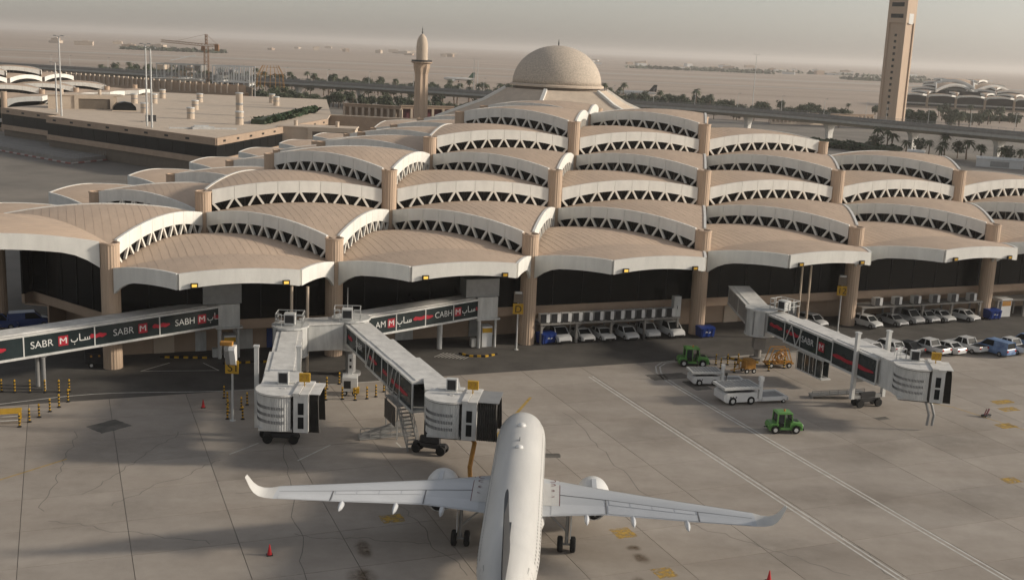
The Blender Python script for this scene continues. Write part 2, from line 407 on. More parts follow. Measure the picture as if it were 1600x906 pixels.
for (x, y, w, h) in ((-9.7, 75.0, 1.0, 2.6), (-9.2, 70.6, 1.6, 2.4), (9.6, 77.0, 0.9, 0.9), (10.0, 75.4, 0.9, 1.6), (9.6, 71.4, 0.9, 1.8)):
    patch('oil_stain', 'soak', x, y, w * 1.5, h * 1.4, 0.3, rag=0.05)
for (x, y, w, h, r_) in ((3.8, 95.5, 2.2, 1.1, 0.1), (-36.0, 98.2, 3.0, 2.6, 0.9), (17.8, 122.5, 4.6, 2.2, 0.35), (20.6, 119.5, 2.0, 3.4, 0.35), (38.0, 110.5, 1.5, 0.8, 0.4)):
    patch('asphalt_patch', 'patch_dark', x, y, w, h, r_, z=0.009, rag=0.05)
# wandering cracks in the concrete
def crack(p0, p1, n=22, amp=0.6, w=0.06):
    P = []; o_ = 0
    for k in range(n + 1):
        t = k / n; o_ = o_ * 0.75 + R.uniform(-amp, amp) * 0.5
        d = Vector(p1) - Vector(p0); nn = Vector((-d.y, d.x)).normalized()
        q = Vector(p0) + d * t + nn * o_ * (1 if 0 < k < n else 0); P.append((q.x, q.y))
    marking('pavement_crack', 'joint', [(P, w)], 0.007, apron)
for a_, b_ in (((-38.5, 96.5), (-34.0, 79.0)), ((-29.5, 97.5), (-32.5, 82.5)), ((-24.0, 91.0), (-29.5, 80.5)), ((-19.5, 96.0), (-12.5, 69.0)), ((-21, 84), (-11, 83.5)), ((-8.5, 84.0), (-2.2, 71.5)),
               ((-33.0, 77.3), (-20.5, 74.6)), ((5.5, 108.0), (13.2, 84.0)), ((24.0, 84.5), (30, 68)), ((-15, 77), (-5, 76.2)), ((14.5, 82), (24.5, 74))):
    crack(a_, b_)
for pts in ([(-21.8, 95.5), (-23.6, 92.4)], [(-15.5, 95.8), (-17.6, 91.6)], [(-9.8, 97.2), (-9.2, 95.9), (-8.2, 96.3)]):
    marking('wheel_stop_line', 'line_white', [(pts, 0.14)], 0.009, apron)
# hatched island on the service road below the walkway
hat = MB()
for k in range(9): ribbon(hat, [(-8.6 + k * 0.42, 126.4 - k * 0.05), (-7.6 + k * 0.42, 128.4 - k * 0.05)], 0.13, 0.008)
hat.obj('hatched_marking', 'line_white', service_road)

for q, (x, y, w, h, r_) in enumerate(((-7, 84, 16, 9, .2), (7, 86, 14, 7, .1), (-20, 88, 12, 10, .4), (-33, 93, 18, 9, -.2), (16, 104, 20, 9, .4), (34, 101, 20, 12, .3), (28, 88, 16, 9, -.3), (44, 106, 18, 8, .5), (-12, 101, 14, 8, .4), (2, 75, 12, 8, 0), (-28, 80, 16, 7, .3), (20, 78, 14, 8, -.4), (40, 90, 16, 8, .3), (52, 104, 12, 7, .2), (4, 104, 16, 6, .5))):
    patch('tyre_smudge', 'smudge', x, y, w, h, r_ + ANG, z=0.0052 + q * 0.0001, rag=0.03)
# ------------------------------------------------------------------ the shell-roofed terminal
H3 = L * sqrt(3) / 2
def bary(x, y):
    l2 = y / H3; l1 = (x - y / sqrt(3)) / L; return 1 - l1 - l2, l1, l2
def sz(x, y):
    y = abs(y)
    a_, b_, c_ = bary(x, y); return 4 * RISE * (a_ * b_ + b_ * c_ + c_ * a_)
def earch(t): return 4 * RISE * t * (1 - t)
NS = 12
def shell_mesh():
    m = MB(); idx = {}
    for dz in (0, -0.4):
        for r in range(NS + 1):
            for k in range(NS - r + 1):
                x = (k + r / 2) * L / NS; y = r * H3 / NS
                idx[(dz, r, k)] = len(m.v); m.v.append(Vector((x, y, sz(x, y) + dz)))
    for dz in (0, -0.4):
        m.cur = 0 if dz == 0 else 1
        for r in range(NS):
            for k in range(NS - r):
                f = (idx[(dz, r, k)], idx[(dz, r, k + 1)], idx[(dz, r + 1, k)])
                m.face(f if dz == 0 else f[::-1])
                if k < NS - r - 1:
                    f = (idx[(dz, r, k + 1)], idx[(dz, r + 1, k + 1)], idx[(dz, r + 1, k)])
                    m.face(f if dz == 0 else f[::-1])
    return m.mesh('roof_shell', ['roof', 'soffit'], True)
def seam_pts(x, y0, y1, n, fn):
    return [(x, y0 + (y1 - y0) * k / n, fn(x, y0 + (y1 - y0) * k / n)) for k in range(n + 1)]
def seam_add(m, P, w=0.045, h=0.01):
    b = len(m.v)
    for p in P:
        for dx, dz in ((-w / 2, -0.02), (-w / 2, h), (w / 2, h), (w / 2, -0.02)): m.v.append(Vector((p[0] + dx, p[1], p[2] + dz)))
    for k in range(len(P) - 1):
        for j in range(3): q = b + 4 * k + j; m.face((q, q + 1, q + 5, q + 4))
def seams_mesh():
    m = MB(); n = 27
    for k in range(1, n):
        x = L * k / n; y1 = sqrt(3) * min(x, L - x) - 0.4
        if y1 > 0.6: seam_add(m, seam_pts(x, 0.15, y1, 8, sz))
    return m.mesh('roof_seams', 'seam')
# eave: the half triangle that oversails a perimeter edge
EA, EB = Vector((L / 4, -H3 / 2)), Vector((3 * L / 4, -H3 / 2))
def eave_mesh():
    m = MB(); nr, nc = 8, 16
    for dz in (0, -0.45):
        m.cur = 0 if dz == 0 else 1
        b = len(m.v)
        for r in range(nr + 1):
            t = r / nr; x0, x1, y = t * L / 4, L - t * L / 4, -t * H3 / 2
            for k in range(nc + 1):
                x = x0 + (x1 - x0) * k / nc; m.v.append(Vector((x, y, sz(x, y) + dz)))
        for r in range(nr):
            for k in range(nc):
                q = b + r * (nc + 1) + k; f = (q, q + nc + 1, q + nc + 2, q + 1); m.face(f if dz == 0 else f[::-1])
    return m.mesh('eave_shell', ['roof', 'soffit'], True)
def eave_seams():
    m = MB(); n = 27
    for k in range(1, n):
        x = L * k / n; yl = -min(sqrt(3) * min(x, L - x), H3 / 2) + 0.3
        if yl < -0.6: seam_add(m, seam_pts(x, yl, -0.02, 4, sz))
    return m.mesh('roof_seams', 'seam')
def strip_panel(P, dep, th, name, lip=0.10):
    """P: list of (x, y, ztop, nx, ny) along the edge; a fascia panel hung from it"""
    m = MB(); n = len(P)
    for (x, y, z, nx, ny), d in zip(P, dep):
        for o_, zz in ((0.0, z + lip), (th, z + lip), (th, z - d), (0.0, z - d)): m.v.append(Vector((x + nx * o_, y + ny * o_, zz)))
    for k in range(n - 1):
        for j in range(4):
            q = 4 * k + j; q2 = 4 * k + (j + 1) % 4; m.cur = 1 if j == 0 else 0
            m.face((q, q2, q2 + 4, q + 4))
    m.cur = 0; m.face((0, 1, 2, 3)); e = 4 * (n - 1); m.face((e + 3, e + 2, e + 1, e))
    return m.mesh(name, ['fascia', 'trim'])
NB = 8; TR = 1.02 / L
def fdep(t): return 1.36 + 0.42 * abs(2 * t - 1) ** 3
def arch_panels():
    out = []
    for k in range(NB):
        t0 = TR + (1 - 2 * TR) * k / NB + 0.0008; t1 = TR + (1 - 2 * TR) * (k + 1) / NB - 0.0008
        T = [t0 + (t1 - t0) * q / 3 for q in range(4)]
        out.append(strip_panel([(t * L, 0, earch(t), 0, -1) for t in T], [fdep(t) for t in T], 0.32, 'fascia_panel'))
    return out
def arch_struts():
    out = []; bay = (1 - 2 * TR) / NB
    for k in range(NB + 1):
        for s_ in (-1, 1):
            t = TR + bay * k; tb = t + s_ * bay * 0.34
            if tb < TR * 0.9 or tb > 1 - TR * 0.9: continue
            m = MB()
            m.bar((t * L + s_ * 0.1, -0.2, earch(t) - fdep(t) + 0.1), (tb * L, -0.2, earch(tb) - ST + 0.02), 0.27, 0.27, up=(0, 1, 0))
            out.append(m.mesh('strut', 'strut'))
    return out
def arch_panes():
    out = []; bay = (1 - 2 * TR) / NB
    for k in range(NB * 2):
        if k % 2 == 0: ta, tb = TR + bay * (k / 2), TR + bay * (k / 2 + 0.5)
        else: ta, tb = TR + bay * (k // 2 + 0.5), TR + bay * (k // 2 + 1)
        m = MB(); g = 0.0012
        pts = [(ta + g, 0), (tb - g, 0), (tb - g, 1), (ta + g, 1)]
        f_ = [(t * L, 0.04, (earch(t) - fdep(t) + 0.05) if top else (earch(t) - ST - 0.05)) for t, top in pts]
        bk_ = [(p[0], 0.10, p[2]) for p in f_]
        m.poly(f_); m.poly(bk_[::-1])
        for q in range(4): m.poly([f_[q], bk_[q], bk_[(q + 1) % 4], f_[(q + 1) % 4]])
        out.append(m.mesh('clerestory_pane', 'glass_dark'))
    return out
def edep(s_): return 1.55 + 1.1 * max(0.0, 1 - s_ / 0.34) ** 2        # s_: 0 at the column, 1 at mid lattice edge
def eave_panels():
    out = []
    def seg(p, q, n, side):
        d = (q - p).normalized(); nx, ny = d.y, -d.x
        for k in range(n):
            P, D = [], []
            for c in range(4):
                t = (k + c / 3) / n; t = min(max(t, 0.0006), 0.9994)
                w = p + (q - p) * t
                P.append((w.x, w.y, sz(w.x, w.y), nx, ny))
                D.append(edep(t if side < 0 else 1 - t) if side else 1.55 - 0.16 * sin(pi * t))
            # thin joint
            out.append(strip_panel(P, D, 0.3, 'fascia_panel', 0.08))
    e = 0.045
    seg(Vector((0, 0)) + (EA.normalized()) * 1.0, EA, 3, -1)
    seg(EA, EB, 6, 0)
    c1 = Vector((L, 0)); seg(EB, c1 + (EB - c1).normalized() * 1.0, 3, 1)
    return out
ME_SHELL, ME_SEAM, ME_EAVE, ME_ESEAM = shell_mesh(), seams_mesh(), eave_mesh(), eave_seams()
ME_FP, ME_ST, ME_PN, ME_EP = arch_panels(), arch_struts(), arch_panes(), eave_panels()

def a_level(i, j):
    if i < -1 or j < 0 or i + j > 7 or (i, j) in ((-1, 0), (7, 0), (-1, 8)): return None
    if i + j + 1 > 8: return None
    return 2 * min(j, i + 1, 7 - i - j) - 1
def b_level(i, j):
    if i < 0 or j < 0 or i + j > 7: return None
    return 2 * min(j, i, 7 - i - j)
TO = Vector((OX, OY, 0))
term = thing('terminal_building', 'main terminal of stepped beige shell roofs with white arched fascias', 'terminal', TO)
def rel(p, z): return (p.x - OX, p.y - OY, z)
shells = []
for i in range(-1, 8):
    for j in range(0, 9):
        k = a_level(i, j)
        if k is not None: shells.append(('A', i, j, k, lat(i, j), ANG, [('B', i + 1, j - 1), ('B', i + 1, j), ('B', i, j)]))
        k = b_level(i, j)
        if k is not None: shells.append(('B', i, j, k, lat(i, j + 1), ANG + pi, [('A', i - 1, j + 1), ('A', i - 1, j), ('A', i, j)]))
collev = {}
arches, eaves = [], []
for (ty, i, j, k, p, rz, nb) in shells:
    z = Z0 + ST * k
    so = place('roof_shell', ME_SHELL, term, rel(p, z), rz)
    place('roof_seams', ME_SEAM, so)['kind'] = 'stuff'
    cs = [(i, j), (i + 1, j), (i, j + 1)] if ty == 'A' else [(i, j + 1), (i - 1, j + 1), (i, j)]
    for c in cs: collev[c] = max(collev.get(c, -9), k)
    for e in range(3):
        q = nb[e]; lv = a_level(q[1], q[2]) if q[0] == 'A' else b_level(q[1], q[2])
        w = lat(*cs[e]); ra = rz + e * 2 * pi / 3
        mid = (lat(*cs[e]) + lat(*cs[(e + 1) % 3])) / 2
        nrm = Vector((sin(ra), -cos(ra)))
        facing = nrm.dot(-mid.normalized())
        ent = (mid.length, so, e, w, ra, z, facing)
        if lv is None: eaves.append(ent)
        elif lv < k: arches.append(ent)
cornerloc = [Vector((0, 0, 0)), Vector((L, 0, 0)), Vector((L / 2, H3, 0))]
arches.sort(key=lambda t: t[0]); eaves.sort(key=lambda t: t[0])
cnt = {'fascia_panel': 0, 'strut': 0, 'clerestory_pane': 0}
rest = {'fascia_panel': MB(), 'strut': MB(), 'clerestory_pane': MB()}
def emit(kind, meshes, ent, shown):
    d, so, e, w, ra, z, facing = ent
    if shown and cnt[kind] + len(meshes) <= 300:
        for me in meshes:
            o = bpy.data.objects.new(kind, me); o.location = cornerloc[e]; o.rotation_euler = (0, 0, e * 2 * pi / 3); link(o, so)
        cnt[kind] += len(meshes)
    else:
        M = Matrix.Translation(Vector((w.x - OX, w.y - OY, z))) @ Matrix.Rotation(ra, 4, 'Z')
        for me in meshes: rest[kind].add_mesh(me, M)
for ent in eaves:
    d, so, e, w, ra, z, facing = ent
    eo = bpy.data.objects.new('eave_shell', ME_EAVE); eo.location = cornerloc[e]; eo.rotation_euler = (0, 0, e * 2 * pi / 3); link(eo, so)
    eo2 = bpy.data.objects.new('roof_seams', ME_ESEAM); eo2.location = cornerloc[e]; eo2.rotation_euler = (0, 0, e * 2 * pi / 3); link(eo2, so); eo2['kind'] = 'stuff'
    emit('fascia_panel', ME_EP, ent, facing > -0.3 and d < 260)
for ent in arches:
    vis = ent[6] > -0.15 and ent[3].x < 75
    emit('fascia_panel', ME_FP, ent, vis)
    emit('strut', ME_ST, ent, vis)
    emit('clerestory_pane', ME_PN, ent, vis)
for kind, nm, m_ in (('fascia_panel', 'distant_fascia_panels', 'fascia'), ('strut', 'distant_struts', 'strut'), ('clerestory_pane', 'distant_clerestory_panes', 'glass_dark')):
    rest[kind].obj(nm, m_, term)['kind'] = 'stuff'
# columns
def column_mesh(h):
    m = MB(); n = 40; prof = [(-0.5, 1.0), (h - 0.14, 1.0)]
    for z in (0.0, h - 0.12):
        for k in range(n):
            r_ = 1.0 if k % 2 else 0.965; t = 2 * pi * k / n; m.v.append(Vector((r_ * cos(t), r_ * sin(t), z)))
    for k in range(n): m.face((k, (k + 1) % n, n + (k + 1) % n, n + k))
    m.lathe([(1.05, h - 0.12), (1.05, h + 0.06), (0.86, h + 0.06), (0.86, h - 0.10), (0.0, h - 0.10)], 28)
    return m.mesh('column', 'column')
cmes = {}
for (i, j), k in collev.items():
    if k not in cmes: cmes[k] = column_mesh(Z0 + ST * k + 0.12)
    place('column', cmes[k], term, rel(lat(i, j), 0), 0.4 * i + j)
# perimeter walls: dark curtain glass over a stone band
def wall_run(p, q, zt, n, glass=True, lowz=0.0):
    """p, q 2-D points; one bay of wall from p to q with an arched glass head"""
    d = q - p; ln = d.length; rz = atan2(d.y, d.x)
    base = rel(p, 0)
    m = MB(); m.b6(0, ln, 0, 0.35, 3.15, 4.25); m.b6(0, ln, -0.06, 0.0, 4.13, 4.25); m.obj('stone_band', 'stone', term, loc=base, rz=rz)
    m = MB(); m.b6(0, ln, 3.2, 3.4, lowz, 3.15); m.b6(0, ln, 0.36, 3.2, 3.0, 3.14); m.obj('base_wall', 'stone', term, loc=base, rz=rz)
    nb_ = 6
    for k in range(nb_):
        m = MB(); x0, x1 = ln * k / nb_ + 0.05, ln * (k + 1) / nb_ - 0.05
        t0, t1 = x0 / ln, x1 / ln
        h0, h1 = zt + earch(t0) - 0.42, zt + earch(t1) - 0.42
        pf = [(x0, 4.25), (x1, 4.25), (x1, h1), (x0, h0)]
        m.extrude_y(pf, 0.08, 0.14); m.obj('curtain_glass', 'glass_dark', term, loc=base, rz=rz)
    m = MB()
    for k in range(nb_ + 1):
        x = min(max(ln * k / nb_, 0.05), ln - 0.05); m.b6(x - 0.05, x + 0.05, 0.0, 0.16, 4.25, zt + earch(x / ln) - 0.42)
    m.obj('mullions', 'black', term, loc=base, rz=rz)['kind'] = 'stuff'
nf = Vector((-SA, CA))                                  # into the building from the front
for i in range(0, 7):
    wall_run(lat(i, 0) + nf * 1.6, lat(i + 1, 0) + nf * 1.6, Z0 - ST, 1)
c_dir = (lat(-1, 1) - lat(0, 0)).normalized(); nc_ = Vector((c_dir.y, -c_dir.x))
wall_run(lat(-1, 1) + nc_ * 3.2 - c_dir * 2.0, lat(0, 0) + nc_ * 3.2 + c_dir * 2.4, Z0, 1)
for j in range(1, 8):
    p, q = lat(-1, j + 1), lat(-1, j); d = (q - p).normalized(); n_ = Vector((-d.y, d.x))
    wall_run(p + n_ * 3.0, q + n_ * 3.0, Z0 - ST, 1)
p, q = lat(7, 0), lat(7, 1); d = (q - p).normalized(); n_ = Vector((-d.y, d.x)); wall_run(p + n_ * 3, q + n_ * 3, Z0, 1)
# unseen solid block, added so the shade under the roof stays dark
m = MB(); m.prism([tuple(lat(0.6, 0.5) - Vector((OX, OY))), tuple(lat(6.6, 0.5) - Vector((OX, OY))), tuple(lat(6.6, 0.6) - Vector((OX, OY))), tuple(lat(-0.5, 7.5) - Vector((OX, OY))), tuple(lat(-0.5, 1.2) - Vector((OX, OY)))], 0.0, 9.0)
m.obj('inner_shade_block', 'soffit', term)
# service shelf that carries the cooling units, over the car bays
def shelf(i, u0, u1, name='equipment_shelf'):
    p = lat(i, 0); base = (p.x - OX, p.y - OY, 0)
    m = MB(); m.b6(u0, u1, -1.25, 1.5, 2.42, 2.62)
    n = 5
    for k in range(n):
        x = u0 + 0.25 + (u1 - u0 - 0.5) * k / (n - 1)
        m.b6(x - 0.13, x + 0.13, -1.1, -0.8, -0.01, 2.42); m.bar((x, -0.95, 1.9), (x + (0.55 if k < n - 1 else -0.55), -0.95, 2.42), 0.16)
        m.b6(x - 0.1, x + 0.1, 0.9, 1.1, -0.01, 2.42)
    m.obj(name, 'concrete_grey', term, loc=base, rz=ANG)
shelf(2, 1.3, 20.6); shelf(4, 1.3, 22.4); shelf(5, 1.4, 22)
# service doors and small openings at ground level behind the columns
for i, xs in ((0, (4.5, 9, 13.2, 17)), (1, (4, 8.6, 18)), (3, (7, 12, 17.5))):
    p = lat(i, 0)
    for x in xs:
        m = MB(); w_ = R.choice((1.2, 2.2)); m.b6(x, x + w_, 4.65, 4.79, 0, 2.3); m.b6(x + w_ - 0.25, x + w_ - 0.15, 4.60, 4.65, 1.0, 1.12)
        m.obj('service_door', R.choice(('metal_grey', 'car_blue', 'stone_pale', 'metal_pale')), term, loc=(p.x - OX, p.y - OY, 0), rz=ANG)
# lit sign boxes hung on the eaves
k_ = 0
words = ['first', 'second', 'third', 'fourth', 'fifth', 'sixth', 'seventh', 'eighth', 'ninth', 'tenth', 'eleventh', 'twelfth']
for i in range(0, 6):
    for t in (0.12, 0.88):
        q = lat(i, 0) + av * (L / 4 + L / 2 * t) - nf * (H3 / 2 + 0.52)
        o = thing('eave_sign', '%s small lit yellow sign box from the corner column along the front eave' % words[k_], 'sign', (q.x, q.y, Z0 - ST + 1.45 + 0.1 - 1.55 + 0.2), ANG, 'lit sign boxes under the front eaves')
        m = MB(); m.b6(-0.36, 0.36, -0.1, 0.12, -0.25, 0.25); m.obj('housing', 'black', o)
        m = MB(); m.b6(-0.24, 0.24, -0.13, -0.1, -0.12, 0.16); m.obj('lit_face', 'lit_sign' if (i * 2 + (t > 0.5)) in (0, 1, 2, 4) else 'yellow', o)
        k_ += 1
# ------------------------------------------------------------------ boarding walkways and jet bridges
def text_mesh(txt, size):
    cu = bpy.data.curves.new('lettering', 'FONT'); cu.body = txt; cu.size = size; cu.extrude = 0.0
    ob = bpy.data.objects.new('lettering', cu); me = bpy.data.meshes.new_from_object(ob)
    bpy.data.objects.remove(ob); return me
def put_text(mb, txt, size, x, z, y, bold=0.0):
    me = text_mesh(txt, size); b = len(mb.v); w = 0
    for v in me.vertices: mb.v.append(Vector((x + v.co.x, y, z + v.co.y))); w = max(w, v.co.x)
    for p in me.polygons: mb.face([b + k for k in p.vertices])
    bpy.data.meshes.remove(me); return w
def stroke(mb, pts, w, y):
    P = [Vector((p[0], p[1])) for p in pts]; b = len(mb.v)
    for k, p in enumerate(P):
        d = (P[min(k + 1, len(P) - 1)] - P[max(k - 1, 0)]).normalized(); n = Vector((-d.y, d.x)) * w / 2
        for q in (p + n, p - n): mb.v.append(Vector((q.x, y, q.y)))
    for k in range(len(P) - 1): mb.face((b + 2 * k, b + 2 * k + 1, b + 2 * k + 3, b + 2 * k + 2))
def arabic(mb, x, z, s, y):
    w = 0.11 * s
    def T(pts): stroke(mb, [(x + p[0] * s, z + p[1] * s) for p in pts], w, y)
    T([(2.1, 0.0), (2.05, 0.32)]); T([(2.1, 0.02), (1.85, 0.0), (1.83, 0.28)]); T([(1.83, 0.0), (1.58, 0.0), (1.56, 0.28)])
    T([(1.6, 0.0), (1.2, 0.0), (1.0, 0.02)]); T([(1.0, 0.0), (0.98, 0.75)])
    T([(0.75, 0.28), (0.68, 0.05), (0.4, -0.06), (0.12, 0.02), (0.05, 0.25)]); T([(0.36, -0.3), (0.46, -0.3)])
def brush(mb, x0, x1, z, h, y):
    n = 10; P = []
    for k in range(n + 1): P.append((x0 + (x1 - x0) * k / n, y, z + h / 2 * (0.75 + 0.25 * sin(k * 1.3)) * (0.35 if k in (0, n) else 1)))
    for k in range(n, -1, -1): P.append((x0 + (x1 - x0) * k / n, y, z - h / 2 * (0.8 + 0.2 * cos(k * 1.7)) * (0.35 if k in (0, n) else 1)))
    mb.poly(P)
def frame_of(p, q): d = Vector(q) - Vector(p); return d.length, atan2(d.y, d.x)
def tunnel(root, rl, p, q, w, za, zb, hgt, panels, ads=(), name='tunnel_section', side='bridge_glass', posts=True, far_glass=True):
    """p, q world 2-D ends of the axis; za, zb floor underside heights; returns the part"""
    ln, rz = frame_of(p, q); loc = (p[0] - rl[0], p[1] - rl[1], 0)
    sh = lambda x: za + (zb - za) * x / ln
    def S(mb):
        for v in mb.v: v.z += sh(v.x)
        return mb
    m = MB(); m.cur = 0
    m.b6(0, ln, -w / 2 - 0.06, w / 2 + 0.06, 0.0, 0.24)
    m.b6(0, ln, -w / 2 - 0.05, w / 2 + 0.05, hgt - 0.2, hgt - 0.02)
    m.cur = 1; m.b6(0, ln, -w / 2 - 0.12, w / 2 + 0.12, hgt - 0.02, hgt + 0.05)
    m.b6(ln * 0.03, ln * 0.97, -w / 2 + 0.35, w / 2 - 0.35, hgt + 0.05, hgt + 0.13)
    part = S(m).obj(name, ['metal_pale', 'bridge_roof'], root, loc=loc, rz=rz)
    for sgn in (-1, 1):
        for k in range(panels):
            m = MB(); x0, x1 = ln * k / panels + 0.06, ln * (k + 1) / panels - 0.06
            m.b6(x0, x1, sgn * (w / 2 - 0.07), sgn * (w / 2 - 0.01), 0.24, hgt - 0.2); S(m).obj('side_panel', side, part)
        if posts:
            for k in range(panels + 1):
                m = MB(); x = min(max(ln * k / panels, 0.07), ln - 0.07); m.b6(x - 0.06, x + 0.06, sgn * (w / 2 - 0.1), sgn * (w / 2 + 0.03), 0.24, hgt - 0.2); S(m).obj('side_post', 'metal_pale', part)
    y = -w / 2 - 0.012
    for (kind, x, *a) in ads:
        red, wht = MB(), MB()
        if kind == 'b': brush(red, x, x + a[0], a[1] if len(a) > 1 else hgt * 0.52, 0.52, y)
        elif kind == 't': put_text(wht, a[0], 1.0, x, hgt * 0.38, y)
        elif kind == 'm':
            z = hgt * 0.52; red.poly([(x, y, z - 0.5), (x + 1.0, y, z - 0.5), (x + 1.0, y, z + 0.5), (x, y, z + 0.5)])
            s_ = lambda P: stroke(wht, P, 0.13, y - 0.006)
            s_([(x + 0.2, z - 0.3), (x + 0.2, z + 0.3)]); s_([(x + 0.2, z + 0.3), (x + 0.5, z - 0.02), (x + 0.8, z + 0.3)]); s_([(x + 0.8, z + 0.3), (x + 0.8, z - 0.3)])
        elif kind == 'a': arabic(wht, x, hgt * 0.42, 0.95, y)
        if red.f: S(red).obj('red_square' if kind == 'm' else 'red_stripe', 'ad_red', part)
        if wht.f: S(wht).obj('lettering', 'ad_white', part)
    return part
def railing(mb, pts, h=1.05, r=0.03, closed=False):
    P = [Vector(p) for p in pts]
    if closed: P.append(P[0])
    for k in range(len(P) - 1):
        a, b = P[k], P[k + 1]; n = max(1, int((b - a).length / 0.9))
        for c in range(n + 1):
            q = a + (b - a) * c / n; mb.bar(q, q + Vector((0, 0, h)), r * 2)
        for hh in (h, h * 0.55): mb.bar(a + Vector((0, 0, hh)), b + Vector((0, 0, hh)), r * 2)
    return mb
def roof_unit(root, c, rz, rails=True, antenna=False):
    """service deck with railing and cooler on a rotunda roof"""
    m = MB(); m.b6(-0.55, 0.55, -0.5, 0.5, 0.08, 1.25); m.obj('cooler', 'metal_pale', root, loc=c, rz=rz)
    m = MB(); m.b6(-0.45, 0.45, -0.53, -0.5, 0.3, 1.1); m.obj('cooler_grille', 'dark_metal', root, loc=c, rz=rz)
    if rails:
        m = MB(); railing(m, [(-1.35, -0.9, 0), (-1.35, 1.1, 0), (1.35, 1.1, 0), (1.35, -0.9, 0)], 1.3)
        railing(m, [(-1.35, -0.9, 0), (-0.75, -0.9, 0)], 1.3); railing(m, [(0.75, -0.9, 0), (1.35, -0.9, 0)], 1.3)
        m.obj('railing', 'metal_pale', root, loc=c, rz=rz)
    if antenna:
        m = MB(); m.tube([(0, 0.4, 0.1), (0, 0.4, 3.4)], [0.035, 0.015], 6); m.obj('antenna', 'metal_pale', root, loc=c, rz=rz)
def cab(root, c, rz, extend=1.3, numbered=True, hang=True):
    """c local position of the cab centre on the ground; +x docks, the tunnel comes in from +y"""
    zf, zt = 3.25, 6.25
    g = thing_part('cab', root, c, rz)
    # ribbed curved wall
    m = MB(); n = 64; a0, a1 = radians(120), radians(300); r0 = 2.05
    for z in (zf, zt):
        for k in range(n + 1):
            t = a0 + (a1 - a0) * k / n; r_ = r0 - (0.0 if k % 2 else 0.035); m.v.append(Vector((r_ * cos(t), r_ * sin(t), z)))
    for k in range(n): m.face((k, k + 1, n + 2 + k, n + 1 + k))
    m.b6(-1.75, 1.0, 0.9, 1.9, zf, zt)
    m.b6(-1.7, 1.1, -1.6, 1.8, zf - 0.15, zf + 0.05)
    m.obj('ribbed_wall', 'metal_pale', g)
    m = MB()
    for zz in (zf + 0.75, zf + 1.35, zf + 1.95):
        for k in range(4, 42):
            t = a0 + (a1 - a0) * (k + 0.5) / 46; x, y = (r0 + 0.012) * cos(t), (r0 + 0.012) * sin(t)
            m.box((x, y, zz), (0.03, 0.045, 0.26), rz=t)
    m.obj('louvre_slits', 'line_grey', g)['kind'] = 'stuff'
    # roof with rounded lip
    P = [(2.2 * cos(a0 + (a1 - a0) * k / 24), 2.2 * sin(a0 + (a1 - a0) * k / 24)) for k in range(25)] + [(1.25, -1.75), (1.25, 2.0), (-1.1, 2.05)]
    m = MB(); m.prism(P, zt, zt + 0.16); m.box((-0.2, 1.6, zt + 0.2), (2.2, 0.9, 0.12)); m.box((0.1, -0.2, zt + 0.19), (0.35, 0.25, 0.08)); m.obj('cab_roof', 'bridge_roof', g)
    m = MB(); m.prism([(p[0] * 0.985, p[1] * 0.985) for p in P], zt - 0.05, zt); m.obj('painted_roof_shadow', 'dark_metal', g)  # solid dark strip, paints the shade under the roof lip
    # roof cooler with dark screen
    m = MB(); m.b6(-0.55, 0.35, 0.85, 1.35, zt + 0.16, zt + 1.25); m.obj('roof_cooler', 'metal_pale', g)
    m = MB(); m.b6(-0.45, 0.25, 0.82, 0.85, zt + 0.3, zt + 1.15); m.obj('cooler_screen', 'dark_metal', g)
    # vestibule towards the aircraft
    m = MB(); m.b6(1.25, 2.45, -1.85, 1.85, zf - 0.1, zt + 0.05); m.cur = 1
    m.b6(1.2, 1.75, -1.95, 1.95, zt + 0.05, zt + 0.3); m.b6(1.8, 2.5, -1.95, 1.95, zt + 0.05, zt + 0.24)
    m.obj('vestibule', ['metal_pale', 'bridge_roof'], g)
    for zc in (zf + 1.95, zf + 0.75):
        m = MB(); m.b6(1.62, 2.1, -1.88, -1.85, zc - 0.5, zc + 0.5); m.obj('cab_window', 'car_glass', g)
    # accordion hood
    m = MB(); nseg = 9
    prof = lambda s_: [(-1.75 - 0.04 * s_, zf - 0.1), (-1.8, zf + 1.2), (-1.75, zt - 0.2), (-1.45, zt + 0.15), (1.45, zt + 0.15), (1.75, zt - 0.2), (1.8, zf + 1.2), (1.75, zf - 0.1)]
    for k in range(nseg * 2 + 1):
        s_ = k / (nseg * 2); x = 2.5 + extend * s_; sc_ = 1.0 if k % 2 else 0.93
        for (y, z) in prof(s_): m.v.append(Vector((x + 0.28 * (z - zf) / 3 * s_ * -0.4, y * sc_, zf + (z - zf) * (0.97 if k % 2 else 0.93))))
    for k in range(nseg * 2):
        for j in range(7): q = k * 8 + j; m.face((q, q + 1, q + 9, q + 8))
    m.obj('accordion_hood', 'bellows', g)
    m = MB(); m.box((2.5 + extend * 0.5, 0, zt + 0.17), (extend, 3.3, 0.05)); m.obj('hood_cover', 'bridge_roof' if hang else 'metal_grey', g)
    if numbered:
        m = MB(); m.b6(1.35, 2.25, 0.3, 0.62, zt + 0.62, zt + 1.35); m.b6(1.75, 1.83, 0.4, 0.5, zt + 0.24, zt + 0.62); m.obj('beacon_box', 'yellow', g)
        m = MB(); stroke(m, [(1.5, zt + 1.15), (1.65, zt + 1.2), (1.7, zt + 1.05), (1.5, zt + 0.78), (1.72, zt + 0.78)], 0.07, 0.29); stroke(m, [(1.85, zt + 1.2), (2.05, zt + 1.2), (1.92, zt + 0.78)], 0.07, 0.29); m.obj('beacon_number', 'orange', g)
    return g
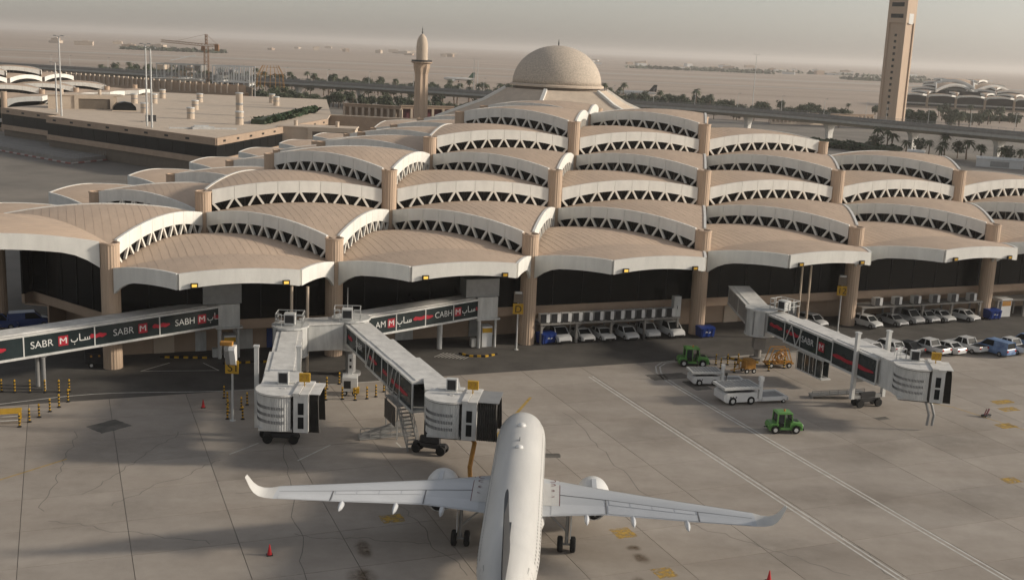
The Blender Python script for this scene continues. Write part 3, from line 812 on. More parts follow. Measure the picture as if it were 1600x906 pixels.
def thing_part(name, root, c, rz):
    """a part that is itself a small mesh (its base plate) so that sub-parts can hang on it"""
    m = MB(); m.b6(-1.6, 2.3, -1.5, 1.8, 3.0, 3.12); return m.obj(name, 'dark_metal', root, loc=c, rz=rz)
def bogie(root, c, rz, posts=True, tall=7.5, wide=1.95):
    m = MB(); m.b6(-1.5, 1.5, -0.3, 0.3, 0.5, 0.9); m.b6(-0.9, 0.9, -0.2, 0.2, 0.95, 1.5)
    if not posts: m.b6(-0.5, 0.5, -0.3, 0.3, 1.5, 3.1)
    b = m.obj('drive_carriage', 'dark_metal', root, loc=c, rz=rz)
    for x in (-1.15, 1.15):
        for y in (-0.42, 0.42):
            w = MB(); w.lathe([(0.2, -0.15), (0.41, -0.15), (0.43, -0.1), (0.43, 0.1), (0.41, 0.15), (0.2, 0.15)], 18, c=(x, y, 0.43), axis='y'); w.obj('wheel', 'rubber', b)
    if posts:
        for s_ in (-1, 1):
            p = MB(); p.b6(s_ * wide - 0.19, s_ * wide + 0.19, -0.2, 0.2, 0.9, tall); p.b6(s_ * wide - 0.25, s_ * wide + 0.25, -0.26, 0.26, tall, tall + 0.16); p.obj('lift_post', 'metal_pale', root, loc=c, rz=rz)
        p = MB(); p.b6(-wide, wide, -0.15, 0.15, 0.9, 1.25); p.b6(-wide, wide, -0.15, 0.15, 2.75, 3.1); p.obj('cross_beam', 'metal_grey', root, loc=c, rz=rz)

# --- walkway with three advertisements, from the terminal to the left edge of the picture
rl = (-32.6, 122.6)
wa = thing('boarding_walkway', 'raised glazed walkway with three white and red bank advertisements, at the left edge', 'walkway', (*rl, 0))
pa, qa = Vector((-62.6, 91.2)), Vector((-32.9, 122.5)); da = (qa - pa).normalized(); LA = (qa - pa).length
nrm = Vector((-da.y, da.x)); pa += nrm * 0.25; qa += nrm * 0.25
def at_a(x, y): return (pa + da * ((Vector((x, y)) - pa).dot(da))) 
x_of = lambda wx: (wx - pa.x) / da.x
xs_ = [x_of(-47.2), x_of(-43.3), x_of(-39.3), x_of(-35.2)]
tunnel(wa, rl, pa, qa, 2.9, 3.65, 3.65, 2.38, 6, ads=[
    ('b', x_of(-50.4), 1.9), ('t', x_of(-48.15) + 0.95, 'SABR'), ('m', x_of(-48.15) + 3.75, ), ('a', x_of(-48.15) + 5.0),
    ('b', x_of(-43.35), 1.8), ('t', x_of(-43.35) + 2.5, 'SABR'), ('m', x_of(-43.35) + 5.3,),
    ('b', x_of(-38.6), 2.0), ('t', x_of(-38.6) + 2.6, 'SABH'), ('m', x_of(-38.6) + 5.35,), ('a', x_of(-38.6) + 6.5), ('b', LA - 0.75, 0.7)])
for s_ in (0.18, 0.55):
    p = pa + (qa - pa) * s_; m = MB(); m.b6(-0.25, 0.25, -0.9, 0.9, 3.3, 3.65); m.tube([(0, -0.7, 0), (0, -0.7, 3.3)], 0.2, 10); m.tube([(0, 0.7, 0), (0, 0.7, 3.3)], 0.2, 10); m.obj('support_leg', 'metal_grey', wa, loc=(p.x - rl[0], p.y - rl[1], 0), rz=atan2(da.y, da.x))
def stair_tower(root, rl, c, rz, up=True):
    loc = (c[0] - rl[0], c[1] - rl[1], 0)
    m = MB(); m.b6(-1.2, 1.3, -1.6, 1.5, 3.6, 6.15); m.obj('landing_box', 'metal_pale', root, loc=loc, rz=rz)
    m = MB(); m.b6(-2.6, 1.55, -1.2, 1.6, 6.15, 8.3); m.obj('upper_box', 'metal_grey', root, loc=loc, rz=rz)
    m = MB(); m.b6(-1.3, 1.6, -1.8, 1.6, 3.4, 3.6); m.obj('landing_slab', 'metal_pale', root, loc=loc, rz=rz)
    for x in (-0.9, 1.15): 
        m = MB(); m.tube([(x, -1.4, 0), (x, -1.4, 3.4)], 0.22 if x < 0 else 0.14, 12); m.obj('support_leg', 'metal_pale', root, loc=loc, rz=rz)
    m = MB(); m.b6(-0.4, 0.9, -1.2, 0.3, 0, 2.5); m.b6(0.2, 0.3, -1.24, -1.2, 1.2, 1.6); m.obj('equipment_cabinet', 'white_paint', root, loc=loc, rz=rz)
    m = MB(); m.b6(-0.38, 0.88, -1.22, -1.2, 1.75, 2.3); m.obj('cabinet_label', 'yellow', root, loc=loc, rz=rz)
    m = MB(); m.b6(-1.6, -1.0, -0.9, -0.2, 0, 1.0); m.obj('ground_box', 'metal_pale', root, loc=loc, rz=rz)
stair_tower(wa, rl, (-31.8, 123.6), ANG)

# --- central walkway, rotunda and two bridges
rl = (-17.6, 117.6)
wb = thing('boarding_walkway', 'raised glazed walkway with bank advertisements between the centre rotunda and the terminal', 'walkway', (*rl, 0))
pb, qb = Vector((-16.6, 120.7)), Vector((-4.6, 132.4)); db = (qb - pb).normalized(); LB = (qb - pb).length
tunnel(wb, rl, pb, qb, 2.7, 3.65, 3.65, 2.3, 4, ads=[('t', 1.3, 'AM'), ('m', 3.0,), ('a', 4.3), ('b', 6.6, 2.9), ('t', 9.75, 'CABH'), ('m', 12.75,), ('a', 13.9), ('b', LB - 0.75, 0.7)])
stair_tower(wb, rl, (-3.4, 133.0), ANG)
m = MB(); m.tube([(0, 0, 0), (0, 0, 3.65)], 0.32, 14); m.obj('support_leg', 'metal_pale', wb, loc=(-8.3 - rl[0], 130.2 - rl[1], 0))
def rotunda(root, rl, c, r_=1.9, z0=3.3, z1=6.15, sup=True):
    loc = (c[0] - rl[0], c[1] - rl[1], 0); m = MB(); n = 16
    for z in (z0, z1):
        for k in range(n): t = 2 * pi * k / n + 0.1; m.v.append(Vector((r_ * cos(t), r_ * sin(t), z)))
    for k in range(n): m.face((k, (k + 1) % n, n + (k + 1) % n, n + k))
    m.lathe([(r_ + 0.1, z0 - 0.2), (r_ + 0.1, z0)], 16); m.lathe([(r_ + 0.18, z1), (r_ + 0.18, z1 + 0.2)], 16)
    o = m.obj('rotunda', 'metal_pale', root, loc=loc)
    for k in range(0, n, 2):
        t = 2 * pi * k / n + 0.1; q = MB(); q.box(((r_ + 0.03) * cos(t), (r_ + 0.03) * sin(t), (z0 + z1) / 2), (0.07, 0.16, z1 - z0), rz=t); q.obj('rotunda_rib', 'metal_grey', o)
    if sup:
        m = MB(); m.tube([(0, 0, 0), (0, 0, z0 - 0.2)], 0.55, 18); m.lathe([(1.1, 0), (1.1, 0.3), (0.7, 0.35)], 18); m.obj('pedestal', 'metal_grey', root, loc=loc)
    return o
jd = thing('jet_bridge', 'jet bridge docked to the parked airliner, its glazed tunnel running from the centre rotunda', 'jet bridge', (*rl, 0))
rotunda(jd, rl, (-17.0, 118.0))
roof_unit(jd, (-17.2 - rl[0], 116.6 - rl[1], 6.35), 0.1, antenna=True)
pd, qd = Vector((-16.1, 116.6)), Vector((-7.0, 96.6)); dd = (qd - pd).normalized(); LD = (qd - pd).length
cut = lambda s_: pd + dd * LD * s_
tunnel(jd, rl, cut(0.0), cut(0.36), 2.5, 3.75, 3.65, 2.2, 2, ads=[('b', 0.8, 1.6), ('t', 3.6, 'SABR')])
tunnel(jd, rl, cut(0.34), cut(0.70), 2.75, 3.5, 3.4, 2.55, 3, ads=[('b', 1.2, 2.6, 1.3), ('b', 5.6, 1.4, 1.2)])
tunnel(jd, rl, cut(0.68), cut(1.0), 3.0, 3.3, 3.2, 2.85, 2, ads=[('b', 0.8, 5.0, 1.25)])
m = MB()
for s0, s1 in ((0.37, 0.43), (0.43, 0.49), (0.71, 0.76), (0.76, 0.81)):
    a_ = cut(s0) - Vector((-dd.y, dd.x)) * 1.56; b_ = cut(s1) - Vector((-dd.y, dd.x)) * 1.56
    m.bar((a_.x - rl[0], a_.y - rl[1], 3.6), (b_.x - rl[0], b_.y - rl[1], 5.9), 0.07)
m.obj('tunnel_bracing', 'metal_pale', jd)
cab(jd, (-4.75 - rl[0], 91.7 - rl[1], 0), -0.10, extend=1.75, hang=False)
lnk = MB(); lnk.b6(-1.4, 1.5, -0.2, 3.2, 3.2, 6.1); lnk.cur = 1; lnk.b6(-1.5, 1.6, -0.2, 3.3, 6.1, 6.26); lnk.obj('tunnel_end', ['metal_pale', 'bridge_roof'], jd, loc=(-5.6 - rl[0], 93.7 - rl[1], 0), rz=0.12)
bogie(jd, (-6.6 - rl[0], 95.0 - rl[1], 0), -0.3, posts=False)
# stairs from the bridge to the apron
st = MB(); x0 = Vector((-9.0, 98.2)); dr = Vector((-0.66, -0.75)).normalized()
loc = (-9.0 - rl[0], 98.6 - rl[1], 0); rz = atan2(dd.y, dd.x) + pi * 0.0
for k in range(12):
    st.box((2.6 + k * 0.3 * 0.9 - 1.8, -0.5, 3.2 - k * 0.27), (0.3, 1.0, 0.05))
for y in (-1.02, 0.02):
    st.bar((0.9, y, 3.25), (4.1, y, 0.1), 0.08, 0.22)
    for k in range(6): st.bar((0.9 + k * 0.62, y, 3.25 - k * 0.6), (0.9 + k * 0.62, y, 4.25 - k * 0.6), 0.05)
    st.bar((0.9, y, 4.25), (4.1, y, 1.15), 0.05); st.bar((0.9, y, 3.8), (4.1, y, 0.7), 0.04)
st.b6(-2.6, 0.95, -1.05, 0.05, 3.15, 3.25); railing(st, [(-2.6, -1.02, 3.25), (0.9, -1.02, 3.25)], 1.1)
st.b6(-2.5, -2.38, -1.0, -0.88, 0, 3.15); st.b6(0.7, 0.82, -1.0, -0.88, 0, 3.15)
st.obj('service_stair', 'metal_grey', jd, loc=(-9.3 - rl[0], 99.0 - rl[1], 0), rz=rz)
for k in range(3):
    m = MB(); m.b6(-2.45 + k * 1.08, -1.5 + k * 1.08, -1.12, -1.08, 1.2, 3.0); m.obj('stair_screen', 'dark_metal', jd, loc=(-9.3 - rl[0], 99.0 - rl[1], 0), rz=rz)
m = MB(); m.b6(-4.6, 0.2, 1.6, 2.4, 0.05, 0.15); railing(m, [(-4.6, 1.6, 0.1), (0.2, 1.6, 0.1)], 1.0); m.bar((-4.6, 2.0, 0.1), (0.2, 2.0, 1.3), 0.1, 0.8); m.obj('boarding_ramp', 'metal_grey', jd, loc=(-8.2 - rl[0], 97.6 - rl[1], 0), rz=0.42)
m = MB(); m.tube([(-3.2 - rl[0], 92.6 - rl[1], 3.0), (-2.6 - rl[0], 91.2 - rl[1], 2.4), (-2.9 - rl[0], 90.2 - rl[1], 0.6), (-2.7 - rl[0], 87.5 - rl[1], 0.14), (-2.2 - rl[0], 84.0 - rl[1], 0.12)], 0.2, 10); m.obj('air_hose', 'orange', jd)

jl = thing('jet_bridge', 'retracted jet bridge facing the camera with two white lift posts and open dark hood', 'jet bridge', (-21.6, 114.0, 0))
rl = (-21.6, 114.0)
m = MB(); m.b6(-1.5, 2.6, -1.3, 1.4, 3.3, 6.05); m.cur = 1; m.b6(-1.6, 2.65, -1.4, 1.5, 6.05, 6.2); m.obj('corridor_box', ['metal_pale', 'bridge_roof'], jl, loc=(1.2, 2.2, 0), rz=0.35)
rotunda(jl, rl, (-22.6, 113.6), 1.75)
roof_unit(jl, (-22.6 - rl[0], 113.4 - rl[1], 6.35), 0.05)
pl_, ql_ = Vector((-22.4, 112.4)), Vector((-19.9, 95.6)); dl = (ql_ - pl_)
tunnel(jl, rl, pl_, pl_ + dl * 0.52, 2.4, 3.6, 3.55, 2.35, 3, side='metal_pale')
tunnel(jl, rl, pl_ + dl * 0.50, ql_, 2.75, 3.4, 3.35, 2.65, 3, side='metal_pale')
m = MB(); m.b6(-1.5, 1.5, -0.3, 3.4, 3.2, 6.15); m.cur = 1; m.b6(-1.6, 1.6, -0.3, 3.5, 6.15, 6.3); m.obj('tunnel_end', ['metal_pale', 'bridge_roof'], jl, loc=(-19.4 - rl[0], 93.2 - rl[1], 0), rz=0.1)
cab(jl, (-18.9 - rl[0], 91.6 - rl[1], 0), 0.02, extend=0.9)
bogie(jl, (-20.5 - rl[0], 97.4 - rl[1], 0), 0.12, posts=True, tall=8.3, wide=1.85)
bogie(jl, (-19.9 - rl[0], 96.0 - rl[1], 0), 0.05, posts=False)
for k in (0, 1):
    m = MB(); m.tube([(-23.4 + k * 1.7 - rl[0], 118.2 - rl[1], 0), (-23.4 + k * 1.7 - rl[0], 118.2 - rl[1], 9.4)], 0.16, 10); m.obj('guide_pole', 'stone_pale', jl)

rl = (30.0, 131.5)
jc = thing('jet_bridge', 'undocked jet bridge beside the green tugs, its tunnel lettered SABR', 'jet bridge', (*rl, 0))
rotunda(jc, rl, (29.6, 131.6), 1.75, sup=False)
m = MB(); m.tube([(0, 0, 0), (0, 0, 3.1)], 0.4, 14); m.b6(-0.7, 0.6, -0.9, 0.5, 1.4, 2.8); m.lathe([(0.95, 0), (0.95, 0.35)], 18); m.obj('pedestal', 'concrete_grey', jc, loc=(-0.4, 0.1, 0))
tunnel(jc, rl, (28.6, 141.0), (29.6, 133.0), 2.5, 4.6, 3.7, 2.3, 2, side='metal_grey')
roof_unit(jc, (32.0 - rl[0], 130.6 - rl[1], 6.3), -0.9)
pc, qc = Vector((31.0, 130.9)), Vector((38.5, 111.6)); dc = qc - pc
cutc = lambda s_: pc + dc * s_
tunnel(jc, rl, cutc(0), cutc(0.22), 2.4, 3.7, 3.65, 2.25, 1, ads=[('b', 1.0, 2.6, 1.2)])
tunnel(jc, rl, cutc(0.2), cutc(0.66), 2.7, 3.55, 3.45, 2.5, 3, ads=[('b', 0.4, 2.5, 1.35), ('t', 3.4, 'SABR'), ('m', 6.6,)])
tunnel(jc, rl, cutc(0.64), cutc(1.0), 2.95, 3.35, 3.25, 2.8, 2, ads=[('b', 0.2, 6.8, 1.2)])
m = MB(); nn = Vector((-dc.y, dc.x)).normalized()
for s0, s1 in ((0.22, 0.27), (0.32, 0.27), (0.32, 0.37)):
    a_ = cutc(s0) - nn * 1.42; b_ = cutc(s1) - nn * 1.42; m.bar((a_.x - rl[0], a_.y - rl[1], 3.7), (b_.x - rl[0], b_.y - rl[1], 5.85), 0.08)
m.obj('tunnel_bracing', 'metal_pale', jc)
cab(jc, (40.1 - rl[0], 108.4 - rl[1], 0), -0.20, extend=0.7)
m = MB(); m.b6(-1.5, 1.5, -0.3, 3.6, 3.2, 6.15); m.cur = 1; m.b6(-1.6, 1.6, -0.3, 3.7, 6.15, 6.3); m.obj('tunnel_end', ['metal_pale', 'bridge_roof'], jc, loc=(39.6 - rl[0], 109.4 - rl[1], 0), rz=0.3)
bogie(jc, (37.6 - rl[0], 114.6 - rl[1], 0), 0.37, posts=True, tall=7.9, wide=1.95)
m = MB(); railing(m, [(-0.5, -1.0, 0), (0.6, -1.0, 0), (0.6, 0.9, 0)], 1.2); m.obj('roof_ladder', 'metal_pale', jc, loc=(38.6 - rl[0], 110.6 - rl[1], 6.3), rz=0.3)
m = MB(); m.b6(-4.8, 0, -0.6, 0.6, 1.35, 1.47)
for k in range(5): m.bar((-4.8 + k * 1.2, -0.6, 1.4), (-4.8 + k * 1.2, -0.6, 3.5), 0.07)
m.bar((-4.8, -0.6, 3.5), (0, -0.6, 3.5), 0.07); m.b6(-4.8, 0, -0.6, 0.6, 3.5, 3.6); m.obj('service_cabin_frame', 'metal_pale', jc, loc=(cutc(.56).x - nn.x * .6 - rl[0], cutc(.56).y - nn.y * .6 - rl[1], -0.25), rz=atan2(dc.y, dc.x))
for k in range(3):
    m = MB(); m.b6(-4.7 + k * 1.5, -3.4 + k * 1.5, -0.55, -0.5, 1.5, 3.4); m.b6(-4.7 + k * 1.5, -3.4 + k * 1.5, 0.5, 0.55, 1.5, 3.4); m.obj('service_cabin_pane', 'bridge_glass', jc, loc=(cutc(.56).x - nn.x * .6 - rl[0], cutc(.56).y - nn.y * .6 - rl[1], -0.25), rz=atan2(dc.y, dc.x))
m = MB(); m.bar((-5.2, 0, 0.35), (0.5, 0, 0.75), 1.1, 0.12); railing(m, [(-5.2, -0.5, 0.35), (0.5, -0.5, 0.75)], 0.5); m.b6(0.2, 0.4, -0.4, 0.4, 0, 0.7); m.b6(-5.2, -5.0, -0.4, 0.4, 0, 0.35); m.obj('gangway', 'metal_grey', jc, loc=(37.4 - rl[0], 117.2 - rl[1], 0), rz=0.1)
for k in (0, 1):
    m = MB(); m.tube([(0, 0, 3.1), (0.25, -0.2, 2.6), (0.55, -0.3, 1.6), (0.45, -0.3, 0.5)], 0.13, 8); m.obj('cable_loop', 'metal_grey', jc, loc=(40.9 + k * 0.5 - rl[0], 107.6 - rl[1], 0))
for k in (0, 1):
    m = MB(); m.tube([(0, 0, 0), (0, 0, 9.6)], 0.13, 8); m.obj('guide_pole', 'stone_pale', jc, loc=(36.8 + k * 1.2 - rl[0], 142.5 + k * 0.4 - rl[1], 0))
# ------------------------------------------------------------------ the airliner
PX, PY, PH = 1.5, 93.75, 0.036
pl = thing('airliner', 'white twin-engine airliner parked nose-in with upswept wingtips', 'airplane', (PX, PY, 0), -PH)
FS = [(0, .06, .06, 3.5), (.25, .5, .48, 3.5), (.7, .86, .82, 3.54), (1.3, 1.17, 1.14, 3.6), (2.1, 1.46, 1.44, 3.68), (3.2, 1.72, 1.74, 3.78), (4.5, 1.89, 1.95, 3.86), (6, 1.965, 2.05, 3.9), (8, 1.975, 2.07, 3.9),
      (12, 1.975, 2.07, 3.9), (16, 1.975, 2.07, 3.9), (20, 1.975, 2.07, 3.9), (25.5, 1.975, 2.07, 3.9), (28, 1.94, 2.0, 3.97), (30.3, 1.82, 1.82, 4.14), (32.6, 1.55, 1.52, 4.42), (34.8, 1.18, 1.18, 4.7), (36.8, .78, .82, 4.95), (38.3, .44, .48, 5.12), (39, .2, .22, 5.18)]
def fus(d):
    for k in range(len(FS) - 1):
        if FS[k][0] <= d <= FS[k + 1][0]:
            t = (d - FS[k][0]) / (FS[k + 1][0] - FS[k][0]); return [FS[k][q] + (FS[k + 1][q] - FS[k][q]) * t for q in (1, 2, 3)]
    return FS[-1][1:]
m = MB(); n = 40
for (d, w, h, z) in FS:
    for k in range(n): t = 2 * pi * k / n; m.v.append(Vector((w * cos(t), -d, z + h * sin(t))))
for r in range(len(FS) - 1):
    for k in range(n): m.face((r * n + k, r * n + (k + 1) % n, (r + 1) * n + (k + 1) % n, (r + 1) * n + k))
m.face(list(range(n))); m.face([(len(FS) - 1) * n + k for k in range(n)][::-1])
body = m.obj('fuselage', 'fuselage', pl, smooth=True)
# wing-body fairing
m = MB(); prof = [(10.2, .3, .2), (11.2, 1.75, .75), (13, 2.25, 1.0), (16, 2.3, 1.05), (19, 2.15, 1.0), (21, 1.6, .7), (22.3, .4, .25)]; n2 = 20
for (d, w, h) in prof:
    for k in range(n2): t = 2 * pi * k / n2; m.v.append(Vector((w * cos(t), -d, 2.55 + h * sin(t))))
for r in range(len(prof) - 1):
    for k in range(n2): m.face((r * n2 + k, r * n2 + (k + 1) % n2, (r + 1) * n2 + (k + 1) % n2, (r + 1) * n2 + k))
m.obj('belly_fairing', 'fuselage', pl, smooth=True)
def skin_strip(sx, y0, y1, z0, z1, mname, name, parent, o_=0.012, nz=3, ny=3):
    """a patch lying on the fuselage flank between stations and heights"""
    m = MB()
    for a in range(ny + 1):
        d = y0 + (y1 - y0) * a / ny; w, h, zc = fus(d)
        for b in range(nz + 1):
            z = z0 + (z1 - z0) * b / nz; q = max(-1, min(1, (z - zc) / h)); m.v.append(Vector((sx * (w + o_) * sqrt(1 - q * q), -d, zc + (h + o_) * q)))
    for a in range(ny):
        for b in range(nz): q = a * (nz + 1) + b; f = (q, q + 1, q + nz + 2, q + nz + 1); m.face(f if sx > 0 else f[::-1])
    return m.obj(name, mname, parent, smooth=True)
# cockpit panes and cabin windows
for sx in (-1, 1):
    for (a, b, z0, z1) in ((1.25, 1.75, 4.2, 4.65), (1.85, 2.35, 4.35, 4.85), (2.45, 3.0, 4.5, 4.9)): skin_strip(sx, a, b, z0, z1, 'car_glass', 'cockpit_pane', body)
    cw = MB()
    for k in range(49):
        d = 6.6 + k * 0.533
        w, h, zc = fus(d); z0, z1 = 4.32, 4.95
        if d > 30.5: continue
        P = []
        for (dd_, z) in ((d, z0), (d + 0.23, z0), (d + 0.23, z1), (d, z1)):
            q = (z - zc) / h; P.append((sx * (w + 0.012) * sqrt(1 - q * q), -dd_, z))
        cw.poly(P)
    cw.obj('cabin_windows', 'car_glass', body)['kind'] = 'stuff'
    for (a, b) in ((4.55, 5.45), (31.7, 32.45)):
        z0, z1 = (3.3, 5.1) if a < 20 else (3.75, 5.3)
        for (p_, q_, r_, s_) in ((a, a + 0.03, z0, z1), (b - 0.03, b, z0, z1), (a, b, z1 - 0.03, z1)): skin_strip(sx, p_, q_, r_, s_, 'line_grey', 'door_outline', body, 0.01, 4, 1)
    for a in (14.6, 15.55):
        for (p_, q_, r_, s_) in ((a, a + 0.025, 3.9, 4.9), (a + 0.5, a + 0.525, 3.9, 4.9), (a, a + 0.52, 4.88, 4.9)): skin_strip(sx, p_, q_, r_, s_, 'line_grey', 'exit_outline', body, 0.01, 3, 1)
# skin joints
for d in (3.6, 6.2, 9.6, 13.9, 17.6, 21.2, 24.6, 27.4, 29.9):
    m = MB(); w, h, zc = fus(d); w2, h2, zc2 = fus(d + .025); n_ = 30
    for k in range(n_ + 1): t = pi * k / n_; m.v += [Vector(((w + .006) * cos(t), -d, zc + (h + .006) * sin(t))), Vector(((w2 + .006) * cos(t), -d - .025, zc2 + (h2 + .006) * sin(t)))]
    for k in range(n_): m.face((2 * k, 2 * k + 1, 2 * k + 3, 2 * k + 2))
    m.obj('skin_joint', 'flap_grey', body)
# radomes and blades on the crown
for d, r_, h in ((8.0, 0.36, 0.24), (13.0, 0.32, 0.2)):
    w, hh, zc = fus(d); m = MB(); m.lathe([(r_, 0), (r_ * 0.95, h * 0.5), (r_ * 0.6, h * 0.9), (0.0, h)], 16); m.obj('antenna_dome', 'white_paint', body, smooth=True, loc=(0, -d, zc + hh - 0.03))
for d in (11.2,):
    w, hh, zc = fus(d); m = MB(); m.extrude_x([(-d, zc + hh - .05), (-d - .45, zc + hh - .05), (-d - .45, zc + hh + .3), (-d - .3, zc + hh + .3)], -0.02, 0.02); m.obj('blade_antenna', 'line_grey', body)
# wings
AF = [(0, 0), (.015, .018), (.06, .042), (.15, .062), (.3, .072), (.5, .066), (.7, .046), (.88, .02), (1, .003), (1, -.003), (.7, -.02), (.4, -.042), (.15, -.042), (.04, -.024)]
WS = [(1.2, 11.4, 18.7, 2.95, 1.15), (1.95, 11.9, 18.75, 3.02, 1.1), (4.2, 13.05, 18.75, 3.22, 1.0), (6.4, 14.25, 18.8, 3.42, .95), (9, 15.6, 19.55, 3.68, .9), (12, 17.15, 20.45, 3.98, .85), (15, 18.7, 21.3, 4.3, .8), (16.4, 19.45, 21.7, 4.45, .75)]
WL = [(16.9, 19.95, 21.8, 4.52, .6, 0.3), (17.3, 20.4, 21.95, 4.68, .55, 0.7), (17.6, 20.85, 22.1, 4.98, .5, 1.05), (17.8, 21.3, 22.25, 5.4, .5, 1.25), (18.05, 21.95, 22.5, 6.2, .45, 1.32)]
def wsurf(sx, secs, name, mname):
    m = MB(); n = len(AF)
    for s_ in secs:
        x, le, te, z, th = s_[:5]; tilt = s_[5] if len(s_) > 5 else 0.09; c = te - le
        for (q, h) in AF:
            hh = h * c * th; m.v.append(Vector((sx * (x - hh * sin(tilt)), -(le + q * c), z + hh * cos(tilt))))
    for r in range(len(secs) - 1):
        for k in range(n):
            f = (r * n + k, r * n + (k + 1) % n, (r + 1) * n + (k + 1) % n, (r + 1) * n + k); m.face(f if sx < 0 else f[::-1])
    e = (len(secs) - 1) * n; m.face([e + k for k in range(n)][::sx])
    return m.obj(name, mname, pl, smooth=True, auto=40)
def wat(x):
    for k in range(len(WS) - 1):
        if WS[k][0] <= x <= WS[k + 1][0]:
            t = (x - WS[k][0]) / (WS[k + 1][0] - WS[k][0]); return [WS[k][q] + (WS[k + 1][q] - WS[k][q]) * t for q in (1, 2, 3, 4)]
    return WS[-1][1:]
def aft(q):
    U = AF[:9]
    for k in range(8):
        if U[k][0] <= q <= U[k + 1][0]: return U[k][1] + (U[k + 1][1] - U[k][1]) * (q - U[k][0]) / (U[k + 1][0] - U[k][0])
    return 0
def wpatch(sx, x0, x1, q0, q1, mname, name, parent, o_=0.01, nx=6, nq=3):
    m = MB()
    for a in range(nx + 1):
        x = x0 + (x1 - x0) * a / nx; le, te, z, th = wat(x); c = te - le
        for b in range(nq + 1):
            qa, qb = (q0, q1) if not callable(q0) else (q0(x), q1(x))
            q = qa + (qb - qa) * b / nq; m.v.append(Vector((sx * x, -(le + q * c), z + aft(q) * c * th + o_)))
    for a in range(nx):
        for b in range(nq): k = a * (nq + 1) + b; f = (k, k + 1, k + nq + 2, k + nq + 1); m.face(f if sx < 0 else f[::-1])
    return m.obj(name, mname, parent, smooth=True)
for sx in (-1, 1):
    wing = wsurf(sx, WS, 'wing', 'wing_grey'); wl_ = wsurf(sx, [WS[-1] + (0.15,)] + WL, 'sharklet', 'fuselage')
    wpatch(sx, 2.05, 16.3, 0.0, 0.05, 'fuselage', 'slat_edge', wing, 0.012, 12, 2)
    wpatch(sx, 6.6, 12.6, 0.72, 0.97, 'flap_grey', 'flap', wing, 0.018); wpatch(sx, 2.6, 6.35, 0.76, 0.98, 'flap_grey', 'flap', wing, 0.018)
    wpatch(sx, 12.75, 16.1, 0.72, 0.98, 'flap_grey', 'aileron', wing, 0.018)
    for (x0, x1) in ((6.7, 8.1), (8.15, 9.6), (9.65, 11.1), (11.15, 12.5)): wpatch(sx, x0, x1, 0.56, 0.70, 'flap_grey', 'spoiler', wing, 0.022)
    wpatch(sx, 2.1, 16.2, 0.535, 0.55, 'line_grey', 'panel_line', wing, 0.014, 12, 1)
    for x in (6.45, 12.68): wpatch(sx, x - .04, x + .04, 0.56, 0.99, 'line_grey', 'panel_line', wing, 0.026, 1, 2)
    wpatch(sx, 2.02, 3.15, 0.06, 0.80, 'fuselage', 'walkway_panel', wing, 0.024); wpatch(sx, 3.15, 3.2, 0.06, 0.80, 'maroon', 'walkway_edge', wing, 0.028, 1)
    mk = MB()
    for (cx, q, r_) in ((2.55, .16, .34), (2.6, .30, .26), (2.62, .46, .17), (2.64, .60, .15)):
        le, te, z, th = wat(cx); c = te - le; pts = []
        for k in range(9): t = -1.9 + 3.8 * k / 8; pts.append((sx * (cx + 0.9 * r_ * cos(t)), -(le + q * c) + 0.8 * r_ * sin(t) , z + aft(q) * c * th + 0.032))
        b = len(mk.v)
        for k, p in enumerate(pts):
            cc = Vector((sx * cx, -(le + q * c), 0)); dv = (Vector((p[0], p[1], 0)) - cc).normalized() * 0.035
            mk.v += [Vector(p) + dv, Vector(p) - dv]
        for k in range(8): mk.face((b + 2 * k, b + 2 * k + 1, b + 2 * k + 3, b + 2 * k + 2))
    mk.obj('step_marks', 'maroon', wing)
    for x, ln in ((5.1, 2.3), (8.3, 2.5), (11.9, 2.2)):
        le, te, z, th = wat(x); m = MB()
        pr_ = [(-.95, .02), (-.6, .13), (0, .19), (.5, .17), (1.0, .03)]
        m.lathe([(r_, t * ln * 0.6) for t, r_ in pr_], 12, axis='y'); 
        for v in m.v: v.y = -v.y; v.z *= 1.4
        m.obj('flap_fairing', 'flap_grey', wing, smooth=True, loc=(sx * x, -(te - 0.2), z - 0.22))
    # engine
    e = MB(); e.lathe([(0.95, 0.15), (1.08, 0.0), (1.17, -0.12), (1.27, -0.7), (1.3, -1.6), (1.22, -2.7), (1.05, -3.4), (0.98, -3.6), (0.9, -3.55)], 36, axis='y', cap=False)
    eng = e.obj('engine_nacelle', 'white_paint', pl, smooth=True, loc=(sx * 5.75, -10.5, 1.95))
    e = MB(); e.lathe([(0.95, 0.15), (0.98, -0.4), (0.95, -0.9), (0.0, -0.9)], 30, axis='y', cap=False); e.obj('intake', 'dark_metal', eng, smooth=True)
    e = MB(); e.lathe([(0.34, -0.88), (0.2, -0.5), (0.0, -0.3)], 16, axis='y', cap=False); e.obj('spinner', 'line_grey', eng, smooth=True)
    e = MB(); e.lathe([(0.9, -3.4), (0.62, -3.9), (0.5, -4.6), (0.3, -4.55), (0.12, -5.1), (0.0, -5.15)], 24, axis='y', cap=False); e.obj('exhaust', 'dark_metal', eng, smooth=True)
    e = MB(); e.extrude_x([(-0.9, 1.22), (-3.0, 1.0), (-6.2, 0.9), (-6.2, 1.25), (-3.6, 1.52), (-1.6, 1.52)], -0.17, 0.17); e.obj('pylon', 'wing_grey', eng)
    # main gear
    gx = 3.8 * sx; g = MB(); g.tube([(gx, -17.7, 0.6), (gx, -17.7, 3.0)], 0.13, 12); g.tube([(gx - .5, -17.7, .58), (gx + .5, -17.7, .58)], 0.09, 8); g.bar((gx, -17.7, 1.5), (gx - sx * 1.3, -17.7, 2.75), 0.12); g.bar((gx, -17.7, 1.3), (gx, -17.2, 0.8), 0.08)
    gear = g.obj('main_gear', 'metal_grey', pl)
